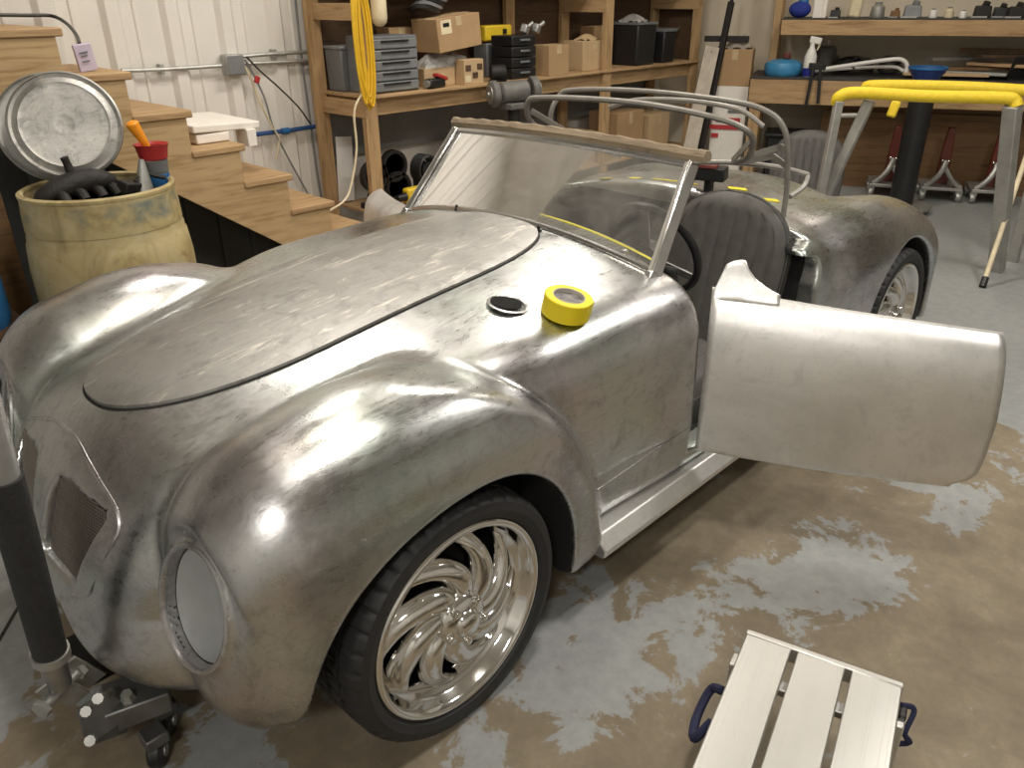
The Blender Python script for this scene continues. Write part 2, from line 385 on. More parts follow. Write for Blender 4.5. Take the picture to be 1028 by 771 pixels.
CR = [(-.8,.16),(-.4,.11),(0,.085),(.3,.075),(.6,.09),(.9,.112),(1.7,.12),(2.4,.16),(3.2,.2)]
def top_z(x, a):      # height of the hood / cowl / deck over plan point
    return interp(x, ZT)-interp(x, CR)*(a/interp(x, WB))**2
FZ = [(-.6,.70),(-.45,.765),(-.3,.815),(-.1,.845),(.05,.842),(.2,.825),(.4,.795),(.6,.77),(.8,.75)]
FY = [(-.6,.50),(-.4,.515),(0,.525),(.6,.50)]
FR = [(-.6,.17),(-.4,.185),(0,.20),(.3,.195),(.6,.19)]
XR = [(.0,.56),(.185,.54),(.356,.505),(.52,.435),(.675,.32),(.79,.16),(.84,.02),(.95,-.1)]
RZ = [(1.6,.68),(1.85,.745),(2.1,.782),(2.3,.79),(2.5,.77),(2.75,.70),(2.92,.60),(3.05,.48)]
XD = [(.1,1.675),(.60,1.68),(.69,1.70),(.715,1.69),(.732,1.615),(.748,1.62),(.762,1.70),(.795,1.69),(.83,1.61),(1.0,1.6)]
ZN = [(0,.37),(.10,.355),(.18,.295),(.26,.24),(.36,.212),(.7,.20)]
def headlamp_frame():
    n = Vector((-.95, -.17, .24)).normalized(); u = Vector((0,0,1)).cross(n).normalized(); w = n.cross(u); return n, u, w
HLC = Vector((-.474, -.518, .531)); HLN, HLU, HLW = headlamp_frame(); HLR = (.090, .118)
def body_sdf(X, Y, Z, cut=True):
    a = np.abs(Y)
    # central hull
    w = interp(X, WB); d_top = (Z-top_z(X, np.minimum(a, w*1.15)))*.95
    tuck = np.clip((Z-.45)/.4, 0, 1)
    d_side = a-(w+.07*np.clip((.42-Z)/.16, 0, 1)*np.clip((-.2-X)/.15, 0, 1)-.02*tuck**2-.012*np.clip((.40-Z)/.2, 0, 1))
    d_front = (-.530-(.70-Z)*.30+(.34+.5*np.clip((.5-Z)/.25, 0, 1))*a**2+.10*np.clip((.34-Z)/.2, 0, 1)**2-X)*.93
    hull = smax(smax(d_top, d_side, .11), d_front, .14)
    hull = smax(hull, .22+(interp(a, ZN)-.22)*np.clip((-.1-X)/.2, 0, 1)-Z, .07)
    hull = smax(hull, X-3.12+.35*a**2, .2)
    # front fender
    fz = interp(X, FZ); fy = interp(X, FY); fr = interp(X, FR)
    cz = fz-fr; xf = -.33
    qx = np.minimum(X-xf, 0); 
    low = .375
    qz = np.where(Z > cz, Z-cz, np.where(Z < low, (Z-low)*.88*np.clip((.0-X)/.25, 0, 1), 0))
    fen = np.sqrt((a-fy)**2+qx**2+qz**2)-fr
    fen = smax(fen, (X-interp(Z, XR))*.8, .07)
    fen = smax(fen, .17+.055*np.clip(-X/.2, 0, 1)+np.clip(X+.45, 0, .3)*.7*np.clip(-X/.2, 0, 1)-Z, .07)
    body = smin(hull, fen, .038)
    # rear fender
    rz = interp(X, RZ); rr = .20; rc = rz-rr
    qx = np.minimum(X-1.93, 0)+np.maximum(X-2.74, 0)
    qz = np.maximum(Z-rc, 0)
    rf = np.sqrt((a-.515)**2+(qx*.95)**2+qz**2)-rr
    rf = smax(rf, .20-Z, .03)
    body = smin(body, rf, .09)
    if not cut: return body
    # wheel openings
    for cx, cz0, r in ((.025, .275, .352), (2.42, .285, .352)):
        xx = X-cx; xx = np.where(xx < 0, xx*(.87 if cx < 1 else 1.0), xx)
        wh = np.maximum(np.sqrt(xx**2+(Z-cz0)**2)-r, .40-a)
        wh = np.minimum(wh, np.maximum(np.maximum(np.abs(xx)-r, Z-cz0), .40-a))
        body = smax(body, -wh, .018)
    # cockpit and door openings
    xc = 1.72+.05*np.clip(a/.5, 0, 1)**2-.16*np.clip((a-.25)/.33, 0, 1)**2
    ck = smax(smax(.985+.02-X, X-xc, .05), np.maximum(a-.575, .24-Z), .05)
    body = smax(body, -ck, .025)
    do = np.maximum(np.maximum(.945-X, X-interp(Z, XD)), np.maximum(.40-a, .30-Z))
    body = smax(body, -do, .022)
    # headlamp recess (mirrored with |y|)
    px = X-HLC.x; py = -a-HLC.y; pz = Z-HLC.z
    an = px*HLN.x+py*HLN.y+pz*HLN.z; au = px*HLU.x+py*HLU.y+pz*HLU.z; aw = px*HLW.x+py*HLW.y+pz*HLW.z
    el = (np.sqrt((au/HLR[0])**2+(aw/HLR[1])**2)-1)*.108
    ring = np.maximum(np.maximum(np.sqrt((au/(HLR[0]+.009))**2+(aw/(HLR[1]+.009))**2)*.115-.115, an-.015), -.12-an)
    fac = np.maximum((np.sqrt((au/(HLR[0]+.030))**2+(aw/(HLR[1]+.030))**2)-1)*.13, .010-an); fac = np.maximum(fac, an-.25)
    body = smax(body, -fac, .035)
    body = smin(body, ring, .012)
    rho = np.clip((au/HLR[0])**2+(aw/HLR[1])**2, 0, 1)
    body = smax(body, -np.maximum(el, -.065-an), .010)
    # filler hole in the cowl
    hole = np.maximum(np.sqrt((X-.437)**2+((a+np.where(Y > 0, 9, 0))-.416)**2)-.036, .70-Z)
    body = smax(body, -hole, .008)
    # grille openings either side of the nose bar
    g = np.full(np.shape(X), 1.0); m = (X < -.25) & (a < .40)
    g[m] = grille_sdf(X[m], a[m], Z[m])
    body = smax(body, -np.maximum(g, X+.35), .007)
    return body
GP = [(.022, .480), (.045, .600), (.062, .636), (.105, .640), (.236, .622), (.243, .602), (.180, .456), (.165, .448), (.032, .462)]   # |y|, z outline
def poly_sdf(px, py, P):
    d = np.full(px.shape, 1e9); s = np.ones(px.shape)
    n = len(P)
    for i in range(n):
        ax, ay = P[i]; bx, by = P[i-1]
        ex, ey = bx-ax, by-ay; wx, wy = px-ax, py-ay
        t = np.clip((wx*ex+wy*ey)/(ex*ex+ey*ey), 0, 1)
        d = np.minimum(d, (wx-ex*t)**2+(wy-ey*t)**2)
        c1 = py >= ay; c2 = py < by; c3 = ex*wy > ey*wx
        s = np.where((c1 & c2 & c3) | (~c1 & ~c2 & ~c3), -s, s)
    return s*np.sqrt(d)
def grille_sdf(X, a, Z): return poly_sdf(a, Z, GP)

def surface_nets(fn, lo, hi, h, coarse=6):
    n = [int(math.ceil((hi[i]-lo[i])/h/coarse))*coarse+1 for i in range(3)]
    ax = [lo[i]+h*np.arange(n[i]) for i in range(3)]
    cidx = [np.arange(0, n[i], coarse) for i in range(3)]
    # coarse pass at block centres
    cc = [ax[i][cidx[i][:-1]]+h*coarse/2 for i in range(3)]
    CX, CY, CZ = np.meshgrid(*cc, indexing='ij'); cv = fn(CX, CY, CZ)
    near = np.abs(cv) < h*coarse*1.25
    V = np.ones(n, dtype=np.float32)
    V[:-1, :-1, :-1] = np.repeat(np.repeat(np.repeat(np.where(cv < 0, -1, 1).astype(np.float32), coarse, 0), coarse, 1), coarse, 2)
    bi = np.argwhere(near); r = np.arange(coarse+1)
    RX, RY, RZ_ = [q.ravel() for q in np.meshgrid(r, r, r, indexing='ij')]
    for s in range(0, len(bi), 3000):
        b = bi[s:s+3000]
        I = (b[:, 0:1]*coarse+RX).ravel(); J = (b[:, 1:2]*coarse+RY).ravel(); K = (b[:, 2:3]*coarse+RZ_).ravel()
        V[I, J, K] = fn(ax[0][I], ax[1][J], ax[2][K])
    S = V < 0
    cnt = sum(S[i:n[0]-1+i, j:n[1]-1+j, k:n[2]-1+k].astype(np.int8) for i in (0,1) for j in (0,1) for k in (0,1))
    act = (cnt > 0) & (cnt < 8)
    # drop cells outside the refined band
    nb = np.repeat(np.repeat(np.repeat(near, coarse, 0), coarse, 1), coarse, 2); act &= nb
    cells = np.argwhere(act); idx = -np.ones(act.shape, dtype=np.int64); idx[act] = np.arange(len(cells))
    acc = np.zeros((len(cells), 3)); num = np.zeros(len(cells))
    cor = [(i, j, k) for i in (0,1) for j in (0,1) for k in (0,1)]
    for a in cor:
        for d in range(3):
            if a[d]: continue
            b = list(a); b[d] = 1
            va = V[cells[:,0]+a[0], cells[:,1]+a[1], cells[:,2]+a[2]]; vb = V[cells[:,0]+b[0], cells[:,1]+b[1], cells[:,2]+b[2]]
            m = (va < 0) != (vb < 0); t = np.where(m, va/np.where(m, va-vb, 1), 0)
            p = np.tile(np.array(a, float), (len(cells), 1)); p[:, d] = t
            acc[m] += p[m]; num[m] += 1
    P = np.array(lo)+h*(cells+acc/num[:, None])
    Fs = []
    for d in range(3):
        e, f = [(1,2),(2,0),(0,1)][d]
        sl = [slice(1, n[i]-1) for i in range(3)]; sl[d] = slice(0, n[d]-1)
        sl2 = list(sl); sl2[d] = slice(1, n[d])
        A = S[tuple(sl)]; B = S[tuple(sl2)]
        E = np.argwhere(A != B); off = np.array([s.start for s in sl]); E = E+off
        fl = S[E[:,0], E[:,1], E[:,2]]
        def c(de, df):
            q = E.copy(); q[:, e] -= de; q[:, f] -= df; return idx[q[:,0], q[:,1], q[:,2]]
        quad = np.stack([c(1,1), c(0,1), c(0,0), c(1,0)], 1)
        quad = np.where(fl[:, None], quad, quad[:, ::-1]); Fs.append(quad[(quad >= 0).all(1)])
    return P, np.concatenate(Fs)
def grad(fn, P, e=.002):
    g = np.stack([fn(*(P+np.eye(3)[i]*e).T)-fn(*(P-np.eye(3)[i]*e).T) for i in range(3)], 1)/(2*e); return g
def project(fn, P, it=2, mx=.004):
    for _ in range(it):
        v = fn(*P.T); g = grad(fn, P); s = v/np.maximum((g**2).sum(1), .05)
        P = P-g*np.clip(s, -mx, mx)[:, None]
    return P
def top_project(fn, x, y, z0=1.0):
    # drop vertically onto the body
    z = np.full(np.shape(x), z0, float)
    for _ in range(60): z = z-np.clip(fn(x, y, z), -.05, .05)*.8
    return z
def np_mesh(name, P, F, mats, mi=None):
    me = bpy.data.meshes.new(name); nf = len(F); k = F.shape[1]
    me.vertices.add(len(P)); me.vertices.foreach_set('co', P.astype(np.float32).ravel())
    me.loops.add(nf*k); me.loops.foreach_set('vertex_index', F.astype(np.int32).ravel())
    me.polygons.add(nf); me.polygons.foreach_set('loop_start', np.arange(0, nf*k, k, dtype=np.int32))
    try: me.polygons.foreach_set('loop_total', np.full(nf, k, dtype=np.int32))
    except Exception: pass
    for m in mats: me.materials.append(m)
    if mi is not None: me.polygons.foreach_set('material_index', mi.astype(np.int32))
    me.update(); me.validate(); me.shade_smooth(); return me
CAR_LABEL = 'bare aluminium two-seat roadster with both doors open, no paint, filling the centre'
car = thing('sports_car', CAR_LABEL, 'car')
H = .0075
P, F = surface_nets(body_sdf, (-.84, -.84, .10), (3.24, .84, 1.0), H)
P = project(body_sdf, P, 3)
Cn = P[F].mean(1); ac = np.abs(Cn[:, 1])
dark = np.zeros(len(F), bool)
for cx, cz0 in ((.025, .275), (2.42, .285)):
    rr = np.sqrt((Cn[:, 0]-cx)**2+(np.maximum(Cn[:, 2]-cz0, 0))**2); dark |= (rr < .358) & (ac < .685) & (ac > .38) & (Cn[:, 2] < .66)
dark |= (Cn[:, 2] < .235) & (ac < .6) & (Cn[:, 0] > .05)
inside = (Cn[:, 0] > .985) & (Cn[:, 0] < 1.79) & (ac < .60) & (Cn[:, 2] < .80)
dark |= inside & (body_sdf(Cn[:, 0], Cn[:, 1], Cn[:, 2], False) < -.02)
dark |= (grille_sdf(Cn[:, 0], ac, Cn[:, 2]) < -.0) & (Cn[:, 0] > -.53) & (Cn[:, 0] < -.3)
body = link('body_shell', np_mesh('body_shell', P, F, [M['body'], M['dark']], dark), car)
print('BODY', len(P), len(F))
# ---------------------------------------------------------------- hood panel lying on the nose
def hood_pts(t, r):
    c, s = math.cos(t), math.sin(t); e = 2/(2.95+.5*c)
    return .217+.635*r*math.copysign(abs(c)**e, c), (.262+.012*c)*r*math.copysign(abs(s)**e, s)
def hood_mesh(name, grow, z0, z1, mat, nr=18, nt_=200, parent=None):
    xs = []; ys = []
    for i in range(nr+1):
        for k in range(nt_):
            x, y = hood_pts(2*PI*k/nt_, (i/nr)*1.0); d = 1+grow*(i/nr); xs.append(.217+(x-.217)*d); ys.append(y*(1+grow*2*(i/nr)))
    z = top_project(lambda a, b, c: body_sdf(a, b, c, False), np.array(xs), np.array(ys))
    m = MB(); n = len(xs)
    edge = [0]*n
    vs = []
    for lay in (z1, z0):
        for q in range(n):
            r = (q//nt_)/nr; rr = .003*max(0, (r-.9)/.1)**2 if lay == z1 else 0
            vs.append((xs[q], ys[q], z[q]+lay-rr))
    fs = []
    for i in range(nr):
        for k in range(nt_):
            l = (k+1) % nt_; a = (i*nt_+k, i*nt_+l, (i+1)*nt_+l, (i+1)*nt_+k); fs.append(a); fs.append(tuple(n+q for q in a[::-1]))
    for k in range(nt_): l = (k+1) % nt_; b = nr*nt_; fs.append((b+k, b+l, n+b+l, n+b+k))
    m.add(vs, fs); return obj(name, m, mat, parent, ang=50)
hd = hood_mesh('hood', 0, .0015, .012, M['hood'], parent=car); hd['label'] = 'scuffed oval aluminium hood panel with scratch marks'
hood_mesh('hood_gap', .008, -.012, .0045, M['dark'], parent=hd)  # larger black underlay, added to draw the shadow gap round the hood

# ---------------------------------------------------------------- nose: grille meshes, shield bead, headlamp plates
def nose_x(y, z): return -.530-(.70-z)*.30+.34*y*y+.022
def mesh_panel(sy):
    m = MB(); gy = np.arange(.010, .258, .0062); gz = np.arange(.425, .650, .0068)
    ins = lambda y, z: float(poly_sdf(np.array([y]), np.array([z]), GP)[0]) < .004
    for y in gy:
        zs = [z for z in np.arange(.425, .650, .003) if ins(y, z)]
        if len(zs) > 1: m.tube([(nose_x(y, z), sy*y, z) for z in np.linspace(zs[0], zs[-1], 5)], .0011, 4)
    for z in gz:
        ys = [y for y in np.arange(.010, .258, .003) if ins(y, z)]
        if len(ys) > 1: m.tube([(nose_x(y, z)-.001, sy*y, z) for y in np.linspace(ys[0], ys[-1], 5)], .0011, 4)
    return m
M['mesh'] = plain('grille_mesh_steel', (.30,.27,.24), .5, .8)
M['plate'] = plain('brushed_headlamp_plate', (.44,.46,.46), .45, .35, var=.12, scale=8)
for sy in (-1, 1):
    g = obj('grille_mesh', mesh_panel(sy), M['mesh'], car, smooth=False)
    obj('grille_backing', MB().grid(lambda a, c: Vector((nose_x(.008+.25*a, .425+.22*c)+.02, sy*(.008+.25*a), .425+.22*c)), 8, 8), M['dark'], g); g['kind'] = 'stuff'
def front_x(y, z):      # walk in from the front to the skin
    x = -.85
    for _ in range(80):
        x += float(body_sdf(np.array([x]), np.array([y]), np.array([z]), False)[0])*.8
    return x
bead = [(0,.703),(-.06,.700),(-.12,.685),(-.20,.657),(-.245,.638),(-.270,.620),(-.282,.598),(-.277,.570),(-.243,.472),(-.212,.442),(-.175,.428)]
pts = [(front_x(y, z)+.003, y, z) for y, z in bead]
full = [(x, -y, z) for x, y, z in pts[::-1][:-1]]+pts
obj('nose_bead', MB().tube(catmull(full, 4), .0060, 8), M['body'], car)
for sy in (1, -1):
    c = Vector((HLC.x, HLC.y*sy, HLC.z)); n = Vector((HLN.x, HLN.y*sy, HLN.z)); u = Vector((HLU.x, HLU.y*sy, HLU.z)); w = Vector((HLW.x, HLW.y*sy, HLW.z))
    m = MB(); vs = []; fs = []; K = 40; R_ = 8
    for i in range(R_+1):
        r = i/R_
        for k in range(K):
            t = 2*PI*k/K; vs.append(c+u*(HLR[0]*.985*r*math.cos(t))+w*(HLR[1]*.985*r*math.sin(t))+n*(-.030+.016*r*r))
    for i in range(R_):
        for k in range(K): l = (k+1) % K; fs.append((i*K+k, i*K+l, (i+1)*K+l, (i+1)*K+k))
    m.add(vs, fs)
    hp = obj('headlamp_plate', m, M['plate'], car)
    rg = MB().tube([c+u*((HLR[0]+.004)*math.cos(2*PI*k/40))+w*((HLR[1]+.004)*math.sin(2*PI*k/40))+n*.012 for k in range(40)], .0065, 8, closed=True)
    obj('headlamp_ring', rg, M['body'], hp)
    s = c+u*.052+w*-.075+n*-.016
    obj('rivet', MB().ell(s, (.007,.007,.007), 10, 6), M['steel'], hp)

# filler flange, and a black disc standing in for the shade inside the hole
cz = float(top_project(lambda a, b, c: body_sdf(a, b, c, False), np.array([.437]), np.array([-.416]))[0])
fl = MB().lathe([(.054,.0005),(.056,.002),(.052,.0035),(.044,.0032),(.039,.0005),(.038,-.10)], (.437,-.416,cz-.002), (.10,-.14,1), 40)
obj('filler_flange', fl, M['body'], car, ang=60)
obj('hole_shade_disc', MB().lathe([(.0001,-.04),(.040,-.04)], (.437,-.416,cz+.044), (.10,-.14,1), 32), M['dark'], car)
for (x, y) in ((.867,.242),(.835,-.153)):
    z = float(top_project(lambda a, b, c: body_sdf(a, b, c, False), np.array([x]), np.array([y]))[0])
    obj('wiper_spindle', MB().lathe([(.009,-.004),(.009,.006),(.005,.007),(.005,.016),(.0035,.018)], (x,y,z), (-.1,0,1), 12), M['black'], car)

# ---------------------------------------------------------------- sill boards
for sy in (-1, 1):
    m = MB(); pr = [(.600,.232),(.672,.232),(.702,.196),(.702,.178),(.690,.168),(.600,.168)]
    X0, X1 = .50, 1.80
    vs = [(x, sy*a, b) for x in (X0, X1) for a, b in pr]; n = len(pr)
    m.add(vs, [(i, (i+1) % n, n+(i+1) % n, n+i) for i in range(n)]+[tuple(range(n)), tuple(range(2*n-1, n-1, -1))])
    obj('sill_board', m, M['door'], car, bevel=.004)
    obj('panel_seam', MB().bar((.50, sy*.6645, .375), (.938, sy*.6665, .39), .004, .003), M['steel'], car)

# ---------------------------------------------------------------- wheels
def make_wheel(name, parent, loc, flip, shared={}):
    S = -1   # outer side towards -y in local space
    if not shared:
        # rim barrel + lip, axis along -y
        prof = [(.186,-.075),(.187,-.060),(.192,-.052),(.196,-.040),(.206,-.036),(.210,-.028),(.218,-.010),(.222,.000),(.229,.004),(.236,.002),(.240,-.006),(.236,-.014),(.226,-.03),(.224,-.20),(.16,-.20)]
        rim = MB().lathe([(r, z) for r, z in prof], (0,0,0), (0,-1,0), 72, cap=False)
        shared['rim'] = rim.mesh('wheel_rim', M['chrome'], ang=50)
        tp = [(.236,-.010),(.246,.004),(.262,.010),(.280,.006),(.290,-.006),(.2945,-.018),(.2955,-.045),(.288,-.046),(.288,-.054),(.2965,-.055),(.297,-.085),(.289,-.086),(.289,-.096),(.297,-.097),(.297,-.125),(.289,-.126),(.289,-.136),(.2965,-.137),(.2955,-.165),(.288,-.166),(.288,-.174),(.2945,-.175),(.290,-.198),(.275,-.212),(.250,-.208),(.236,-.195)]
        NS = 240; ty = MB().lathe(tp, (0,0,0), (0,-1,0), NS, closed=True)
        for i_, (r_, z_) in enumerate(tp):       # cross sipes cut in the tread and shoulders
            if r_ > .2885:
                for k_ in range(NS):
                    if (k_+(i_*2 if i_ > 5 else 0)) % 6 < 1:
                        x_, y_, zz_ = ty.v[i_*NS+k_]; f_ = 1-.0065/r_; ty.v[i_*NS+k_] = (x_*f_, y_, zz_*f_)
        shared['tyre'] = ty.mesh('tyre', M['rubber'], ang=30)
        # swirl spoke: fat teardrop blade from hub to barrel
        def spoke(k):
            m = MB(); N = 14; rows = []
            a0 = 2*PI*k/8
            for i in range(N+1):
                u = i/N; r = .045+.152*u
                am = a0+1.0*u**1.5                      # swirl
                half = .38*(1-u)**1.6+.20+.05*u**3
                zc = -.020-.030*u**2+.010*math.sin(PI*u)
                sec = []
                for j in range(7):
                    v = -1+2*j/6; a = am+half*v*.95
                    z = zc+.013*(1-v*v)-(.010 if abs(v) == 1 else 0)
                    sec.append((r*math.cos(a), -z, r*math.sin(a)))
                for j in (6, 0):
                    v = -1+2*j/6; a = am+half*v*.9; sec.append((r*math.cos(a), -(zc-.035), r*math.sin(a)))
                rows.append(sec)
            L = 9; vs = [p for s in rows for p in s]
            fs = [(i*L+j, i*L+(j+1) % L, (i+1)*L+(j+1) % L, (i+1)*L+j) for i in range(N) for j in range(L)]
            fs += [tuple(range(L)), tuple(N*L+j for j in range(L-1, -1, -1))]
            return m.add(vs, fs).mesh('spoke', M['chrome'], ang=50)
        shared['spokes'] = [spoke(k) for k in range(8)]
        shared['hub'] = MB().lathe([(.0001,.026),(.018,.025),(.030,.020),(.034,.010),(.050,.006),(.060,-.002),(.066,-.012),(.068,-.05)], (0,0,0), (0,-1,0), 40).mesh('hub_cap', M['chrome'], ang=50)
        shared['nut'] = MB().lathe([(.0001,.016),(.008,.015),(.010,.010),(.010,-.01)], (0,0,0), (0,-1,0), 12).mesh('lug_nut', M['chrome'])
        shared['disc'] = MB().lathe([(.0001,-.085),(.15,-.085),(.15,-.097),(.0001,-.097)], (0,0,0), (0,-1,0), 40).mesh('brake_disc', M['dark'])
        shared['barrel'] = MB().lathe([(.2,-.12),(.2,-.122),(.0001,-.122)], (0,0,0), (0,-1,0), 40).mesh('wheel_back', M['dark'])
    w = link(name, shared['rim'], parent, loc); w.rotation_euler = (0, random.uniform(0, 1), PI if flip else 0)
    link('tyre', shared['tyre'], w)
    for s in shared['spokes']: link('spoke', s, w)
    link('hub_cap', shared['hub'], w); link('brake_disc', shared['disc'], w); link('wheel_back', shared['barrel'], w)
    for k in range(5):
        o = link('lug_nut', shared['nut'], w); o.location = (.052*math.cos(2*PI*k/5), 0, .052*math.sin(2*PI*k/5))
    return w
M['tyre_side'] = M['rubber']
make_wheel('wheel', car, (0, -.700, .297), False)
make_wheel('wheel', car, (2.423, -.700, .297), False)
make_wheel('wheel', car, (0, .700, .297), True)
make_wheel('wheel', car, (2.423, .700, .297), True)

# ---------------------------------------------------------------- open doors
def make_door(sy):
    hx, hy = .950, .678; L = .745; ang = math.radians(-60.7 if sy < 0 else FAR_DOOR)
    e = Vector((math.cos(ang), math.sin(ang), 0)); n = Vector((-math.sin(-ang)*1.0, 0, 0)); n = Vector((-.872, -.490, 0)); n = Vector((math.sin(ang), -math.cos(ang), 0))
    # section from the bottom edge up the skin and over the rolled top: (outward, z)
    sec = [(-.012,.300),(-.006,.302),(-.003,.306),(-.001,.312),(.000,.32),(.001,.33),(.0015,.342),(.002,.356),(.004,.40),(.006,.50),(.004,.58),(-.001,.635),(-.010,.680),(-.024,.712),(-.045,.734),(-.072,.748),(-.090,.752)]
    N = 36; m = MB(); rows = []
    for i in range(N+1):
        s = L*i/N; u = i/N; row = []
        for k, (o, z) in enumerate(sec):
            # rear bottom corner rounding
            ss = s; rc = .085
            zz = z+(.030*(1-u)-.034*u)*(max(0, z-.5)/.25)-.020*u*max(0, 1-(z-.3)/.2)          # top edge falls to the rear
            bow = .016*math.sin(PI*u)
            row.append((ss, o+bow, zz))
        rows.append(row)
    out = []
    for i, row in enumerate(rows):
        r2 = []
        for (s, o, z) in row:
            # pull the lower rear corner in along an arc
            dz = z-.30; lim = L
            rc = .055
            if dz < rc: lim = L-rc+math.sqrt(max(0, rc**2-(rc-max(0, dz))**2))
            lim += -.035*max(0, (dz-.30))*0 + .028*max(0, 1-abs(dz-.16)/.22)*.6
            f = s/L; r2.append((f*lim, o, z))
        out.append(r2)
    def W(p): s, o, z = p; q = e*s+n*o; return Vector((hx+q.x, -hy+q.y, z))
    vs = [W(p) for r in out for p in r]; K = len(sec)
    fs = [(i*K+k, i*K+k+1, (i+1)*K+k+1, (i+1)*K+k) for i in range(N) for k in range(K-1)]
    m.add(vs, fs)
    if sy > 0: m.xf(Matrix.Scale(-1, 4, (0,1,0)))
    d = obj('door', m, M['door'], car, ang=60); so = d.modifiers.new('sheet', 'SOLIDIFY'); so.thickness = .006; so.offset = -1 if sy < 0 else -1
    # pointed corner left standing at the hinge end of the top
    ol_ = [(0,.770),(.03,.848),(.045,.858),(.078,.866),(.090,.842),(.112,.815),(.145,.795),(.18,.780)]
    def corner_pt(a_, b_):
        s_ = .18*a_; zt = float(np.interp(s_, [q[0] for q in ol_], [q[1] for q in ol_])); z_ = .757+(zt-.757)*b_
        return W((s_, -.048-.030*min(1, (z_-.757)/.05)**.7-.018*max(0, (z_-.80)/.06), z_))
    m = MB().grid(corner_pt, 19, 8)
    if sy > 0: m.xf(Matrix.Scale(-1, 4, (0,1,0)))
    if sy < 0: obj('door_corner', m, M['door'], d).modifiers.new('sheet', 'SOLIDIFY').thickness = .005
    # inner frame
    m = MB(); fr = [W((.04,-.035,.34)), W((L-.12,-.035,.34)), W((L-.05,-.035,.42)), W((L-.05,-.055,.61)), W((.04,-.055,.66))]
    for i in range(5): m.bar(fr[i], fr[(i+1) % 5], .03, .03)
    if sy > 0: m.xf(Matrix.Scale(-1, 4, (0,1,0)))
    obj('door_frame', m, M['steel'], d, smooth=False)
    for zz in (.42, .62):
        m = MB().cyl(W((.012,-.06,zz-.03)), W((.012,-.06,zz+.03)), .010, seg=12)
        if sy > 0: m.xf(Matrix.Scale(-1, 4, (0,1,0)))
        obj('hinge', m, M['steel'], d)
    return d
FAR_DOOR = -64
for sy in (-1, 1): make_door(sy)

# ---------------------------------------------------------------- windshield
def body_top(x, y): return float(top_project(lambda a, b, c: body_sdf(a, b, c, False), np.array([x]), np.array([y]))[0])
def ws(u, v):      # u -1..1 across, v 0 bottom .. 1 top
    yb, yt = .528, .486; a = abs(u)
    bx = .895-.030*(1-u*u); bz = body_top(bx, u*yb)+.006 if False else WSB[int(round((u+1)*20))]
    tx, tz = 1.1025-.045*(1-u*u), 1.088+.020*(1-u*u)
    return Vector((bx+(tx-bx)*v, u*(yb+(yt-yb)*v), bz+(tz-bz)*v))
_bx = [.895-.030*(1-((i-20)/20)**2) for i in range(41)]
WSB = [body_top(_bx[i], (i-20)/20*.528)+.004 for i in range(41)]
U = [(i-20)/20 for i in range(41)]
M['glass'] = None
def glass_mat(name, tint, dust):
    m, t, b = nt(name); v = coords(t)
    n = noise(t, v, 5, 6, .65, 1.2); n2 = noise(t, coords(t, (3,14,3)), 2, 4, .6, 2)
    out = t.nodes['Material Output']; t.nodes.remove(b)
    gl = nd(t, 'ShaderNodeBsdfGlossy'); gl.inputs['Roughness'].default_value = .03; gl.inputs[0].default_value = (1,1,1,1)
    tr = nd(t, 'ShaderNodeBsdfTransparent'); tr.inputs[0].default_value = (*tint, 1)
    df = nd(t, 'ShaderNodeBsdfDiffuse'); df.inputs[0].default_value = (.62,.60,.56,1)
    fr = nd(t, 'ShaderNodeFresnel'); fr.inputs[0].default_value = 1.45
    m1 = nd(t, 'ShaderNodeMixShader'); t.links.new(fr.outputs[0], m1.inputs[0]); t.links.new(tr.outputs[0], m1.inputs[1]); t.links.new(gl.outputs[0], m1.inputs[2])
    m2 = nd(t, 'ShaderNodeMixShader'); t.links.new(ramp(t, n, [(.35, (dust*.4,)*3), (.7, (dust*1.5,)*3)]), m2.inputs[0]); t.links.new(m1.outputs[0], m2.inputs[1]); t.links.new(df.outputs[0], m2.inputs[2])
    t.links.new(m2.outputs[0], out.inputs[0]); return m
M['glass'] = glass_mat('dusty_glass', (.93,.95,.93), .16)
M['frame'] = plain('polished_frame', (.66,.66,.66), .22, 1.0, var=.1)
M['yellow_tape'] = plain('yellow_masking_tape', (.80,.68,.03), .6, var=.08)
wsp = obj('windshield_glass', MB().grid(lambda a, b: ws(a*2-1, .03+b*.94), 41, 8), M['glass'], car); wsp['label'] = 'dusty windshield glass'
for nm, v, r in (('windshield_top_rail', 1.0, .012), ('windshield_bottom_rail', 0.0, .010)):
    obj(nm, MB().tube([ws(u, v) for u in U], r, 8), M['frame'], car)
for s in (-1, 1):
    p = [ws(s, v/6) for v in range(-1, 7)]
    m = MB()
    for a, b in zip(p[:-1], p[1:]): m.bar(a, b, .018, .030, up=(1,0,.5))
    m = MB().bar(p[0], p[-1]+(p[-1]-p[-2])*.06, .024, .040, up=(1,0,.6))
    m.bar(p[0]+Vector((-.01,0,-.02)), p[1]+Vector((.0,0,.0)), .026, .05, up=(1,0,.6))
    obj('windshield_pillar', m, M['frame'], car, bevel=.005)
